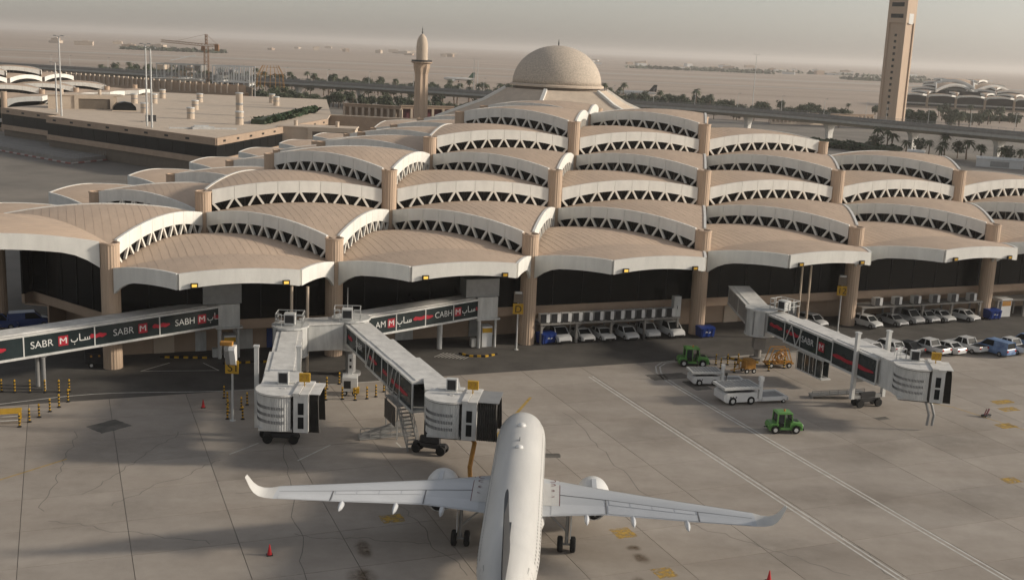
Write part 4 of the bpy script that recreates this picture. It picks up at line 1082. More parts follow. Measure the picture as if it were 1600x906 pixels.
    g = MB(); g.box((gx + sx * .25, -17.6, 2.0), (.05, 1.2, 1.6)); g.obj('gear_door', 'flap_grey', gear)
    for s_ in (-.46, .46):
        g = MB(); g.lathe([(.2, -.2), (.45, -.2), (.56, -.14), (.585, 0), (.56, .14), (.45, .2), (.2, .2)], 22, axis='x', c=(gx + s_, -17.7, .585)); w_ = g.obj('wheel', 'rubber', gear, smooth=True, auto=40)
        g = MB(); g.lathe([(.24, -.212), (.24, .212)], 14, axis='x', c=(gx + s_, -17.7, .585)); g.obj('wheel_hub', 'metal_grey', gear)
g = MB(); g.tube([(0, -5.07, .4), (0, -5.07, 2.2)], 0.09, 10); g.tube([(-.3, -5.07, .38), (.3, -5.07, .38)], .06, 8); gear = g.obj('nose_gear', 'metal_grey', pl)
for s_ in (-.25, .25): g = MB(); g.lathe([(.12, -.1), (.33, -.1), (.38, 0), (.33, .1), (.12, .1)], 18, axis='x', c=(s_, -5.07, .38)); g.obj('wheel', 'rubber', gear)
for (x, y) in ((-4.3, -18.5), (4.3, -18.5)): pass
# tail
FN = [(0, 28.7, 37.7, 5.9, .16), (0, 29.8, 37.8, 6.25, .42), (0, 31.4, 38.0, 7.0, .75), (0, 33.4, 38.45, 9.2, .72), (0, 35.4, 38.9, 11.6, .68)]
m = MB(); n = len(AF)
def fin_sec(le, te, z, th):
    c = te - le
    return [(hh * c * th * 1.25, -(le + q * c), z) for (q, hh) in AF]
for (_, le, te, z, th) in FN:
    for (q, h) in [(q, h) for q, h in AF]:
        up = AF.index((q, h)) < 9; hx = (h if up else -aft(q)) * (te - le) * th * 0.62; m.v.append(Vector((hx, -(le + q * (te - le)), z)))
for r in range(len(FN) - 1):
    for k in range(n): m.face((r * n + k, (r * n + (k + 1) % n), (r + 1) * n + (k + 1) % n, (r + 1) * n + k))
m.face([(len(FN) - 1) * n + k for k in range(n)][::-1])
m.obj('tail_fin', 'tail_slate', pl, smooth=True, auto=40)
m = MB(); m.extrude_x([(-26.1, 5.85), (-30.1, 5.8), (-30.1, 6.5)], -0.07, 0.07); m.obj('dorsal_fillet', 'tail_slate', pl)
for sx in (-1, 1): wsurf(sx, [(0.3, 33.0, 37.2, 5.05, .9), (1.3, 33.6, 37.3, 5.12, .9), (3.5, 35.1, 37.8, 5.35, .85), (6.2, 36.8, 38.4, 5.62, .8)], 'tailplane', 'flap_grey')
# ------------------------------------------------------------------ vehicles and equipment on the apron
def ordw(n):
    s_ = 'th' if 10 <= n % 100 <= 20 else {1: 'st', 2: 'nd', 3: 'rd'}.get(n % 10, 'th'); return '%d%s' % (n, s_)
ORD = ['first', 'second', 'third', 'fourth', 'fifth', 'sixth', 'seventh', 'eighth', 'ninth', 'tenth', 'eleventh', 'twelfth', 'thirteenth', 'fourteenth', 'fifteenth', 'sixteenth']
def rounded(mb, prof, w, ins=0.10, sc=0.94):
    cy = sum(p[0] for p in prof) / len(prof); cz = sum(p[1] for p in prof) / len(prof); n = len(prof); b = len(mb.v)
    for x, s_ in ((-w, sc), (-w + ins, 1), (w - ins, 1), (w, sc)):
        for (y, z) in prof: mb.v.append(Vector((x, cy + (y - cy) * s_, cz + (z - cz) * (s_ if z > cz else 1))))
    for r in range(3):
        for k in range(n): mb.face((b + r * n + k, b + r * n + (k + 1) % n, b + (r + 1) * n + (k + 1) % n, b + (r + 1) * n + k))
    mb.face([b + k for k in range(n)][::-1]); mb.face([b + 3 * n + k for k in range(n)])
def greenhouse(mb, y0, y1, y2, y3, zb, zt, wb, wt):
    """dark glass frustum: y0,y3 at the belt, y1,y2 at the roof"""
    b = len(mb.v)
    mb.v += [Vector(p) for p in ((-wb, y0, zb), (wb, y0, zb), (wb, y3, zb), (-wb, y3, zb), (-wt, y1, zt), (wt, y1, zt), (wt, y2, zt), (-wt, y2, zt))]
    for q in ((4, 5, 6, 7), (0, 1, 5, 4), (1, 2, 6, 5), (2, 3, 7, 6), (3, 0, 4, 7)): mb.face([b + k for k in q])
SPEC = {   # front at y=0, rear at y=L
    'sedan': dict(L=4.65, W=0.9, prof=[(0.0, .35), (0.05, .62), (.35, .78), (1.25, .92), (3.7, .98), (4.5, .95), (4.65, .72), (4.62, .35), (4.3, .24), (.3, .24)], gh=(1.15, 1.85, 3.2, 3.95, .9, 1.42), wh=(.85, 3.6)),
    'hatch': dict(L=4.3, W=0.9, prof=[(0.0, .38), (0.05, .66), (.3, .84), (1.15, .98), (4.0, 1.05), (4.25, .95), (4.3, .38), (4.0, .26), (.3, .26)], gh=(1.0, 1.65, 3.75, 4.15, .98, 1.56), wh=(.8, 3.4)),
    'van': dict(L=4.9, W=0.95, prof=[(0.0, .4), (0.04, .75), (.35, .98), (1.1, 1.12), (4.75, 1.2), (4.9, 1.0), (4.9, .4), (4.6, .28), (.3, .28)], gh=(0.95, 1.75, 4.7, 4.82, 1.1, 1.88), wh=(.85, 3.85), closed=True),
    'pickup': dict(L=5.25, W=0.93, prof=[(0.0, .48), (0.04, .82), (.35, 1.0), (1.3, 1.08), (5.15, 1.08), (5.25, .9), (5.22, .5), (4.9, .4), (.3, .4)], gh=(1.25, 1.9, 3.15, 3.5, 1.05, 1.78), wh=(.95, 4.15), bed=True),
}
def make_vehicle(kind, paint):
    s = SPEC[kind]; L_, w = s['L'], s['W']; P = {}
    m = MB(); rounded(m, s['prof'], w)
    y0, y1, y2, y3, zb, zt = s['gh']
    m.cur = 1
    if s.get('bed'):
        m.cur = 0; m.b6(-w + .06, w - .06, 3.55, 3.62, 1.08, 1.16)
    P['body'] = m.mesh('body', [paint, 'rubber'], True); P['body'].set_sharp_from_angle(angle=radians(38))
    m = MB(); greenhouse(m, y0, y1, y2, y3, zb, zt - .05, w - .06, w - .2); P['window_glass'] = m.mesh('window_glass', 'car_glass')
    m = MB(); wt = w - .2
    m.prism([(-wt, y1 - .03), (wt, y1 - .03), (wt + .02, y2 + .04), (-wt - .02, y2 + .04)], zt - .06, zt)
    for sx in (-1, 1):
        m.bar((sx * (w - .06), y0, zb), (sx * wt, y1, zt - .03), .09); m.bar((sx * (w - .06), y3, zb), (sx * wt, y2, zt - .03), .12)
        ym = (y1 + y2) / 2; m.bar((sx * (w - .06), ym, zb), (sx * wt, ym, zt - .03), .1)
        if s.get('closed'):
            b = len(m.v); ya = y1 + 1.1
            m.v += [Vector((sx * (w - .05), ya, zb)), Vector((sx * (w - .05), y3 + .02, zb)), Vector((sx * (wt + .015), y2 + .02, zt - .04)), Vector((sx * (wt + .015), ya, zt - .04))]; m.face((b, b + 1, b + 2, b + 3))
    P['roof_and_pillars'] = m.mesh('roof_and_pillars', paint)
    if s.get('bed'):
        m = MB(); m.b6(-w + .14, w - .14, 3.68, 5.12, 1.085, 1.10); P['load_bed'] = m.mesh('load_bed', 'dark_metal')
    m = MB(); m.lathe([(.16, -.12), (.31, -.12), (.34, -.06), (.34, .06), (.31, .12), (.16, .12)], 16, axis='x'); P['tyre'] = m.mesh('wheel', 'rubber')
    m = MB(); m.lathe([(0.0, -.125), (.19, -.125), (.19, .125), (0, .125)], 12, axis='x'); P['rim'] = m.mesh('rim', 'metal_grey')
    m = MB(); m.b6(-.17, .17, -.04, .06, -.07, .07); P['lamp'] = m.mesh('headlight', 'lamp_clear')
    m = MB(); m.b6(-.14, .14, -.05, .04, -.12, .12); P['tail'] = m.mesh('tail_light', 'lamp_red')
    m = MB(); m.b6(-w + .25, w - .25, -.03, .03, .32, .5); P['grille'] = m.mesh('grille', 'black')
    return s, P
VEH = {}
def vehicle(kind, paint, x, y, hd, label, group, name='parked_car', cat='car'):
    """x, y ground point under the front bumper; hd heading angle of the nose"""
    if (kind, paint) not in VEH: VEH[(kind, paint)] = make_vehicle(kind, paint)
    s, P = VEH[(kind, paint)]
    if 'shelf' in group or 'shelves' in group: x += SA * .55; y -= CA * .55
    rz = hd + pi / 2; t = thing(name, label, cat, (x, y, 0.012), rz, group)
    for k in ('body', 'window_glass', 'roof_and_pillars', 'load_bed'):
        if k in P: place(k, P[k], t)
    for yy in s['wh']:
        for sx in (-1, 1):
            w = place('wheel', P['tyre'], t, (sx * (s['W'] - .1), yy, .34)); place('rim', P['rim'], w)
    zl = s['prof'][1][1]
    for sx in (-1, 1):
        place('headlight', P['lamp'], t, (sx * (s['W'] - .28), .1, zl)); place('tail_light', P['tail'], t, (sx * (s['W'] - .2), s['L'] - .03, zl + .12))
    place('grille', P['grille'], t)
    return t
hd_out = ANG - pi / 2
g1 = 'cars parked under the equipment shelves'
for k, (kd, pt, x, y, lb) in enumerate([
    ('van', 'car_white', 6.6, 135.0, 'white van beside the blue skip under the long equipment shelf'),
    ('sedan', 'car_white', 9.6, 136.3, 'white saloon second from the blue skip under the long shelf'),
    ('sedan', 'car_white', 12.2, 137.1, 'white saloon third from the blue skip under the long shelf'),
    ('hatch', 'car_white', 15.2, 138.0, 'white hatchback with dark grille in the middle of the long shelf bays'),
    ('pickup', 'car_white', 18.0, 139.4, 'white pickup beside the last van under the long equipment shelf'),
    ('van', 'car_white', 21.2, 140.4, 'white van at the right end of the long equipment shelf'),
    ('hatch', 'car_white', 42.0, 149.7, 'lone white hatchback behind the undocked jet bridge by the poles'),
    ('hatch', 'car_white', 49.6, 150.4, 'white hatchback first after the thick column under the second shelf'),
    ('sedan', 'car_silver', 53.6, 152.2, 'silver saloon second after the thick column under the second shelf'),
    ('van', 'car_silver', 56.4, 154.0, 'silver van third after the thick column under the second shelf'),
    ('hatch', 'car_silver', 59.0, 155.2, 'silver hatchback fourth after the thick column under the second shelf'),
    ('sedan', 'car_white', 61.6, 156.2, 'white saloon fifth after the thick column under the second shelf'),
    ('sedan', 'car_white', 65.6, 157.4, 'white saloon angled at the end of the second shelf near the blue skip')]):
    vehicle(kd, pt, x, y, hd_out + (0.25 if k in (6, 7, 12) else 0.12 if k > 6 else 0.05), lb, g1, 'parked_van' if kd == 'van' else 'parked_pickup' if kd == 'pickup' else 'parked_car', 'van' if kd == 'van' else 'pickup' if kd == 'pickup' else 'car')
g2 = 'vehicles parked in the open row'
for (kd, pt, x, y, lb) in [
    ('hatch', 'car_white', 43.0, 139.2, 'white hatchback half hidden behind the jet bridge tunnel'),
    ('hatch', 'car_white', 46.0, 140.2, 'white hatchback just above the roof of the undocked jet bridge cab'),
    ('sedan', 'tail_slate', 48.4, 140.4, 'dark saloon between two white cars beyond the jet bridge cab'),
    ('pickup', 'car_white', 51.2, 140.8, 'white pickup first in the open row past the jet bridge cab'),
    ('sedan', 'car_white', 53.8, 141.2, 'white saloon between two white pickups in the open row'),
    ('pickup', 'car_white', 56.5, 142.6, 'white pickup beside the blue and white van in the open row'),
    ('van', 'van_blue', 59.8, 141.6, 'blue van with white doors in the open row'),
    ('pickup', 'car_white', 62.4, 143.2, 'white pickup between the two blue vans in the open row'),
    ('van', 'van_blue', 65.6, 145.2, 'blue van at the right edge of the picture')]:
    vehicle(kd, pt, x, y, radians(122), lb, g2, 'parked_van' if kd == 'van' else 'parked_pickup' if kd == 'pickup' else 'parked_car', 'van' if kd == 'van' else 'pickup' if kd == 'pickup' else 'car')
for (x, y, r_, lb) in ((-58.5, 131.5, 0.3, 'dark blue van parked in shade under the roof at far left'), (-55.6, 133.4, 0.5, 'dark blue van behind another in shade under the left roof')):
    vehicle('van', 'car_blue', x, y, r_, lb, 'vans in the shade under the roof', 'parked_van', 'van')
# cooling units on the shelves
def ac_mesh():
    m = MB(); m.b6(-.62, .62, -.42, .42, .1, 1.12); m.b6(-.5, -.4, -.4, .4, 0, .1); m.b6(.4, .5, -.4, .4, 0, .1); a = m.mesh('casing', 'white_paint')
    m = MB(); m.b6(-.64, .12, -.46, -.42, .06, 1.13); b = m.mesh('grille', 'dark_metal')
    m = MB(); m.lathe([(.3, -.03), (.3, .0), (.24, .0), (.24, -.03)], 14, axis='y', c=(-.22, -.45, .6)); c = m.mesh('fan_ring', 'metal_grey')
    return a, b, c
ACM = ac_mesh()
def ac(i, u, v, z, lb, grp, rz=0.0):
    p = lat(i, 0) + av * u + nf * v; t = thing('cooling_unit', lb, 'cooling unit', (p.x, p.y, z), ANG + rz, grp)
    for nm, me in zip(('casing', 'grille'), ACM): place(nm, me, t)
for k in range(13): ac(2, 2.0 + k * 1.44, -0.6, 2.622, '%s white cooling unit from the left on the long shelf above the cars' % ORD[k], 'cooling units on the long shelf')
for k in range(6): ac(4, 4.2 + k * 3.3, -0.6, 2.622, '%s white cooling unit from the thick column on the second shelf' % ORD[k], 'cooling units on the second shelf')
m = MB(); m.b6(-.5, .5, -.35, .35, 0, 2.6); m.b6(-.45, .45, -.37, -.35, .2, 2.4); p = lat(2, 0) + av * 20.2 - nf * 0.6
t = thing('tall_cabinet', 'tall pale cabinet at the right end of the long equipment shelf', 'cabinet', (p.x, p.y, 2.622), ANG); m.obj('cabinet_body', 'metal_pale', t)
m = MB(); m.b6(-.03, .03, -.41, -.37, 1.0, 1.4); m.obj('cabinet_handle', 'dark_metal', t)
# bins
def skip(x, y, rz, lb):
    t = thing('waste_skip', lb, 'skip', (x, y, 0.012), rz, 'blue waste skips')
    m = MB(); m.extrude_x([(-.62, .15), (.62, .15), (.8, 1.25), (-.8, 1.25)], -1.0, 1.0); 
    for x_ in (-.7, 0, .7): m.extrude_x([(-.70, .2), (-.64, .2), (-.82, 1.2), (-.88, 1.2)], x_ - .06, x_ + .06)
    m.obj('tub', 'bin_blue', t)
    m = MB(); m.extrude_x([(-.86, 1.25), (.86, 1.25), (.6, 1.45), (-.3, 1.42)], -1.04, 1.04); m.obj('lid', 'bin_blue', t)
    for sx in (-.8, .8):
        for sy in (-.5, .5): m = MB(); m.lathe([(.0, -.05), (.11, -.05), (.11, .05), (0, .05)], 10, axis='x', c=(sx, sy, .11)); m.obj('caster', 'rubber', t)
    m = MB(); stroke(m, [(-.4, .75), (-.2, .85), (0.0, .7)], .09, -.79); stroke(m, [(.1, .7), (.35, .8)], .09, -.79); m.obj('painted_mark', 'ad_white', t)
skip(4.4, 134.9, ANG + 0.3, 'blue waste skip beside the column at the start of the long shelf')
skip(24.9, 141.6, ANG, 'blue waste skip at the foot of the column right of the long shelf')
skip(69.0, 159.8, ANG, 'blue waste skip at the far right column')
# bollards
def bollard_mesh():
    m = MB(); n = 8; h = 1.25
    for k in range(n):
        m.cur = k % 2; m.lathe([(.085, h * k / n), (.085, h * (k + 1) / n)], 10, cap=False)
    m.cur = 1; m.lathe([(.085, h), (.05, h + .05), (0, h + .06)], 10, cap=False); a = m.mesh('post', ['black', 'yellow'])
    m = MB(); m.lathe([(.2, 0), (.2, .04), (.1, .09), (.085, .1)], 12); return a, m.mesh('foot', 'black')
BOL = bollard_mesh()
def bollard(x, y, lb, grp, z=0.012):
    t = thing('bollard', lb, 'bollard', (x, y, z), R.uniform(0, 3), grp); place('post', BOL[0], t); place('foot', BOL[1], t)
for k, (x, y) in enumerate([(-49.6, 106.8), (-48.3, 106.8), (-46.9, 107.0), (-45.5, 107.2), (-44.2, 107.4)]): bollard(x, y, '%s striped bollard from the left in the back row below the left walkway' % ORD[k], 'striped bollards below the left walkway')
for k, (x, y) in enumerate([(-43.3, 107.7), (-42.2, 104.6), (-42.4, 102.9), (-42.7, 101.5), (-43.0, 99.8), (-43.3, 98.4), (-43.6, 97.0)]): bollard(x, y, '%s striped bollard from the building in the row leading to the yellow platform' % ORD[k], 'striped bollards below the left walkway')
for k, (x, y) in enumerate([(-28.0, 107.8), (-27.2, 105.9), (-26.5, 103.4), (-26.1, 101.6), (-25.5, 104.5), (-24.7, 101.7), (-25.3, 106.0)]): bollard(x, y, '%s striped bollard counted round the floodlit stand sign pole' % ORD[k], 'striped bollards round the stand sign pole')
for k, (x, y) in enumerate([(-18.6, 112.3), (-18.1, 108.6), (-17.6, 114.2), (-15.2, 109.0), (-16.5, 109.1), (-14.1, 109.6), (-13.3, 110.4), (-12.7, 112.2), (-19.0, 110.3)]): bollard(x, y, '%s striped bollard counted round the white power cart' % ORD[k], 'striped bollards round the power cart')
for k, (x, y) in enumerate([(24.1, 128.3), (24.4, 126.7), (25.5, 128.5), (26.8, 128.9), (25.7, 125.3), (29.9, 126.6), (32.0, 128.0)]): bollard(x, y, '%s striped bollard counted round the orange cart' % ORD[k], 'striped bollards round the orange cart')
# striped kerbs
def kerb(pts, lb):
    t = thing('striped_kerb', lb, 'kerb', (pts[0][0], pts[0][1], 0))
    k = 0
    for q in range(len(pts) - 1):
        a_, b_ = Vector(pts[q]), Vector(pts[q + 1]); n = max(1, round((b_ - a_).length / .5)); d = (b_ - a_) / n; rz = atan2(d.y, d.x)
        for c in range(n):
            m = MB(); m.b6(0.0, d.length - .01, -.12, .12, -0.01, .2); o = a_ + d * c
            m.obj('kerb_block', 'yellow' if k % 2 else 'black', t, loc=(o.x - pts[0][0], o.y - pts[0][1], 0), rz=rz); k += 1
kerb([(-5.8, 128.2), (-4.6, 127.2), (-2.8, 127.4), (-1.4, 128.6)], 'curved striped kerb before the cabinet under the centre walkway')
kerb([(-38.5, 121.2), (-33.5, 121.8)], 'straight striped kerb under the left walkway near the corner column')
kerb([(-31.2, 119.8), (-28.0, 120.9), (-25.8, 121.6)], 'striped kerb right of the left walkway tower')
kerb([(26.0, 131.6), (27.6, 130.2), (29.4, 129.8)], 'striped kerb curving round the foot of the undocked jet bridge')
# stand signs on poles
def stand_sign(x, y, h, zs, lb, flood=False, txt='D', rz=0.0):
    t = thing('stand_sign', lb, 'sign', (x, y, 0.01), rz, 'yellow stand signs on poles')
    m = MB(); m.tube([(0, 0, 0), (0, 0, h)], [.11, .08], 10); m.lathe([(.28, 0), (.28, .05), (.12, .1)], 12); m.obj('pole', 'metal_pale', t)
    m = MB(); m.b6(-.62, .62, -.2, -.12, zs, zs + 1.25); m.obj('sign_panel', 'yellow', t)
    m = MB(); w = put_text(m, txt, 1.15, 0, zs + .22, -.21)
    for v in m.v: v.x -= w / 2
    m.obj('sign_letter', 'black', t)
    if flood:
        m = MB(); m.extrude_x([(-.15, h - 2.0), (-.35, h - 1.9), (-.95, h - .4), (-.8, h - .1), (.1, h - .1), (.1, h - 2.0)], -.12, .42); m.obj('floodlight_hood', 'white_paint', t)
        m = MB(); m.extrude_x([(-.38, h - 1.9), (-.42, h - 1.86), (-1.0, h - .42), (-.96, h - .38)], -.5, -.1); m.obj('floodlight_glass', 'metal_grey', t)
        m = MB(); m.b6(-1.0, .1, -.5, .1, h - .1, h + .25); m.obj('lamp_cover', 'orange', t)
    else:
        m = MB(); m.b6(-.55, .55, -.16, -.08, zs + 1.35, zs + 2.7); m.obj('upper_panel', 'soffit', t)
        m = MB(); m.b6(-.4, .4, -.3, 0.0, h - .15, h + .1); m.obj('lamp_head', 'metal_pale', t)
stand_sign(-25.5, 101.2, 7.4, 4.6, 'yellow stand sign under a white floodlight on a thin pole beside the left jet bridge', True, 'S1')
stand_sign(0.8, 131.2, 7.0, 4.4, 'yellow stand sign beside the middle column', False, 'D', 0.05)
stand_sign(43.5, 147.5, 7.6, 5.0, 'yellow stand sign beside the thick column past the undocked jet bridge', False, '12', -0.1)
# cones
for (x, y, lb) in ((-16.0, 73.3, 'red traffic cone left of the airliner tail'), (18.5, 72.6, 'red traffic cone at the bottom edge right of the airliner'), (-29.2, 104.6, 'small red cone near the stand sign pole')):
    t = thing('traffic_cone', lb, 'cone', (x, y, 0.012), 0.3, 'red traffic cones')
    m = MB(); m.box((0, 0, .025), (.42, .42, .05)); m.obj('cone_base', 'black', t)
    m = MB(); m.lathe([(.17, .05), (.1, .4), (.035, .78), (.02, .8)], 14); m.obj('cone_body', 'red', t)
# green tugs
def wheel_on(t, x, y, r_, w=.2):
    m = MB(); m.lathe([(r_ * .5, -w / 2), (r_ * .92, -w / 2), (r_, -w / 4), (r_, w / 4), (r_ * .92, w / 2), (r_ * .5, w / 2)], 18, axis='y', c=(x, y, r_)); o = m.obj('wheel', 'rubber', t)
    m = MB(); m.lathe([(0, -w / 2 - .01), (r_ * .5, -w / 2 - .01), (r_ * .5, w / 2 + .01), (0, w / 2 + .01)], 12, axis='y', c=(x, y, r_)); m.obj('rim', 'metal_pale', o)
def tug(x, y, rz, lb, s_=1.0):
    t = thing('baggage_tug', lb, 'tug', (x, y, 0.012), rz, 'green baggage tugs'); t.scale = (s_,) * 3
    m = MB(); prof = [(1.6, .3), (1.62, .75), (1.5, .95), (.6, 1.08), (.45, 1.05), (.4, .55), (-.65, .55), (-.7, .95), (-1.35, .92), (-1.5, .7), (-1.45, .3)]
    rounded(m, [(p[0], p[1]) for p in prof], .68, .08, .96)
    for v in m.v: v.x, v.y = v.y, v.x
    m.obj('chassis', 'green_tug', t)
    for xx in (.95, -.95):
        for sy in (-1, 1):
            m = MB(); m.lathe([(.5, -.14), (.5, .14), (.42, .14), (.42, -.14)], 14, axis='y', c=(xx, sy * .66, .38), a0=0.1, a1=pi - .1); m.obj('fender', 'green_tug', t); wheel_on(t, xx, sy * .66, .37, .24)
    m = MB(); m.b6(-.85, .6, -.66, .66, 1.78, 1.86); m.b6(-.7, .45, -.55, .55, 1.86, 1.9); m.obj('cab_roof', 'green_tug', t)
    for sy in (-.6, .6):
        for (p_, q_, w_) in (((.62, sy, 1.0), (.5, sy, 1.8), .08), ((-.78, sy, .95), (-.75, sy, 1.8), .12), ((-.1, sy, .6), (-.12, sy, 1.8), .06)): m = MB(); m.bar(p_, q_, w_); m.obj('cab_post', 'green_tug', t)
        m = MB(); m.poly([(-.74, sy * .98, 1.0), (-.14, sy * .98, 1.0), (-.14, sy * .98, 1.74), (-.72, sy * .98, 1.74)]); m.obj('side_window', 'bridge_glass', t)
    m = MB(); m.poly([(.6, -.58, 1.06), (.6, .58, 1.06), (.5, .56, 1.76), (.5, -.56, 1.76)]); m.obj('windscreen', 'bridge_glass', t)
    m = MB(); m.poly([(-.78, -.58, 1.0), (-.78, .58, 1.0), (-.75, .56, 1.76), (-.75, -.56, 1.76)]); m.obj('rear_window', 'bridge_glass', t)
    m = MB(); m.b6(-.55, -.1, -.45, .45, .55, .85); m.b6(-.62, -.5, -.45, .45, .85, 1.3); m.bar((.35, .25, .9), (.15, .25, 1.15), .05); m.obj('seat', 'black', t)
    for sy in (-.45, .45): m = MB(); m.b6(1.6, 1.66, sy - .12, sy + .12, .62, .78); m.obj('headlight', 'lamp_clear', t)
    m = MB(); m.b6(-1.75, -1.45, -.06, .06, .42, .5); m.obj('tow_hook', 'dark_metal', t)
    m = MB(); m.b6(1.58, 1.72, -.62, .62, .3, .48); m.obj('front_bumper', 'dark_metal', t); m = MB(); m.b6(-.6, .55, -.70, .70, .26, .36); m.obj('side_step', 'dark_metal', t)
    m = MB(); m.lathe([(.09, 1.9), (.09, 2.05), (.05, 2.1)], 10); m.obj('beacon', 'orange', t)
    m = MB(); m.b6(.75, 1.3, -.3, .3, 1.02, 1.06); m.obj('bonnet_vent', 'dark_metal', t)
tug(21.2, 127.6, 0.05, 'green baggage tug on the road beside the orange cart', 1.15)
tug(26.7, 105.0, 0.12, 'green baggage tug alone on the open apron', 1.08)
# pallet loaders
def loader(x, y, rz, lb, s_=1.0, low=False):
    t = thing('pallet_loader', lb, 'loader', (x, y, 0.012), rz, 'white pallet loaders'); t.scale = (s_,) * 3
    m = MB(); m.b6(-1.9, 1.6, -1.25, 1.25, .3, 1.3); m.extrude_y([(-2.15, .45), (-1.9, .3), (-1.9, 1.3), (-2.15, 1.15)], -1.2, 1.2); m.b6(1.4, 2.2, -1.2, -.9, .3, .6); m.b6(1.4, 2.2, .9, 1.2, .3, .6); m.obj('chassis', 'white_paint', t)
    m = MB(); m.b6(-2.3, 1.9, -1.4, 1.4, 1.66, 1.92); m.obj('upper_deck_frame', 'metal_pale', t)
    for k in range(9): m = MB(); m.b6(-1.95 + k * .42, -1.68 + k * .42, -1.15, 1.15, 1.92, 1.97); m.obj('deck_roller', 'metal_grey', t)
    m = MB()
    for sy in (-1.0, 1.0): m.bar((-1.7, sy, 1.3), (1.3, sy, 1.68), .14); m.bar((1.3, sy, 1.3), (-1.7, sy, 1.68), .14)
    m.obj('scissor_arms', 'dark_metal', t)
    z = .55
    m = MB(); m.b6(2.2, 5.2, -1.3, -1.1, z - .25, z + .15); m.b6(2.2, 5.2, 1.1, 1.3, z - .25, z + .15); m.b6(5.0, 5.25, -1.3, 1.3, z - .25, z + .1); m.b6(2.2, 5.0, -1.1, 1.1, z - .1, z); m.obj('bridge_platform', 'white_paint', t)
    m = MB(); m.b6(2.4, 4.9, -.95, .95, z, z + .05); m.obj('platform_belt', 'metal_grey', t)
    m = MB(); m.b6(1.75, 2.1, -1.35, -1.05, .6, 2.5); m.b6(1.7, 2.15, -1.42, -1.0, 2.5, 2.95); m.obj('control_mast', 'white_paint', t)
    m = MB(); m.tube([(-.9, 1.1, 1.6), (-.9, 1.1, 2.5)], .05, 8); m.b6(-1.0, -.8, 1.0, 1.2, 2.5, 2.8); m.obj('beacon_mast', 'black', t)
    m = MB(); m.b6(-1.55, -1.35, -1.27, -1.25, .75, .95); m.b6(-1.25, -1.1, -1.27, -1.25, .75, .95); m.b6(-.9, -.75, -1.27, -1.25, .75, .95); m.obj('painted_mark', 'line_grey', t)
    for xx in (-1.2, .9, 4.7):
        for sy in (-1.16, 1.16): wheel_on(t, xx, sy, .44 if xx < 3 else .22, .3)
loader(24.0, 114.2, 0.30, 'white pallet loader with low belt platform in front of the orange cart', 1.0)
loader(21.6, 120.4, 0.16, 'white pallet loader parked behind another near the green tug', 0.82)
# orange equipment
t = thing('orange_cart', 'orange wheeled service cart beside the jet bridge pedestal', 'cart', (27.3, 125.6, 0.012), 0.3)
m = MB(); m.b6(-.6, .7, -.5, .5, .5, 1.35); m.extrude_y([(-.6, 1.35), (.7, 1.35), (.5, 1.6), (-.4, 1.6)], -.5, .5); m.obj('box_body', 'orange', t)
m = MB(); m.bar((-.6, 0, .6), (-2.2, 0, .35), .1); m.bar((-1.4, -.5, .5), (-1.2, 0, 1.7), .1); m.bar((-1.4, .5, .5), (-1.2, 0, 1.7), .1); m.obj('draw_bar', 'orange', t)
for xx in (-.4, .5):
    for sy in (-.5, .5): wheel_on(t, xx, sy, .28, .16)
t = thing('hose_reel_trailer', 'orange trailer with coiled hose frame behind the jet bridge', 'trailer', (31.4, 128.6, 0.012), 0.2)
m = MB(); m.b6(-1.7, 1.7, -.6, .6, .45, .6); m.obj('trailer_frame', 'orange', t)
for k in range(5):
    m = MB(); q_ = R.uniform(.45, .85); P = [(-.3 + k * .22 + q_ * cos(a_ / 10 * 2 * pi) + R.uniform(-.12, .12), -.5 + k * .25 + R.uniform(-.15, .15), 1.2 + q_ * sin(a_ / 10 * 2 * pi) + R.uniform(-.1, .1)) for a_ in range(9)]; m.tube(P, .07, 6, cap=False); m.bar((R.uniform(-1.2, 1.2), -.5 + k * .25, .6), (R.uniform(-.5, .8), -.4 + k * .2, R.uniform(1.6, 2.4)), .09); m.obj('hose_coil', 'orange', t)
m = MB(); m.bar((-1.5, -.5, .6), (-.9, -.5, 2.3), .09); m.bar((1.5, -.5, .6), (.9, -.5, 2.3), .09); m.bar((-.9, -.5, 2.3), (.9, -.5, 2.3), .09); m.bar((-1.5, .5, .6), (-.9, .5, 2.3), .09); m.bar((1.5, .5, .6), (.9, .5, 2.3), .09); m.bar((-.9, .5, 2.3), (.9, .5, 2.3), .09); m.obj('reel_stand', 'orange', t)
for xx in (-1.1, 1.1):
    for sy in (-.6, .6): wheel_on(t, xx, sy, .32, .18)
# white power cart with mast
t = thing('power_cart', 'white ground power cart with a tall flag mast below the centre bridge', 'cart', (-16.0, 110.9, 0.012), 0.1)
m = MB(); m.extrude_x([(-.7, .5), (.7, .5), (.7, 1.9), (.3, 2.1), (-.7, 1.9)], -.75, .75); m.obj('cart_body', 'white_paint', t)
m = MB(); m.b6(-.6, .1, -.72, -.7, .8, 1.6); m.obj('dark_panel', 'dark_metal', t)
m = MB(); m.b6(-.22, .22, .1, .3, 2.05, 4.1); m.obj('mast', 'white_paint', t)
m = MB(); m.b6(-.1, .12, .08, .1, 3.4, 3.7); m.b6(-.1, .12, .08, .1, 2.7, 3.0); m.obj('mast_mark', 'black', t)
m = MB(); m.b6(.35, .95, -.9, -.3, .35, .9); m.obj('yellow_pump', 'yellow', t)
for xx in (-.5, .5):
    for sy in (-.6, .6): wheel_on(t, xx, sy, .28, .16)
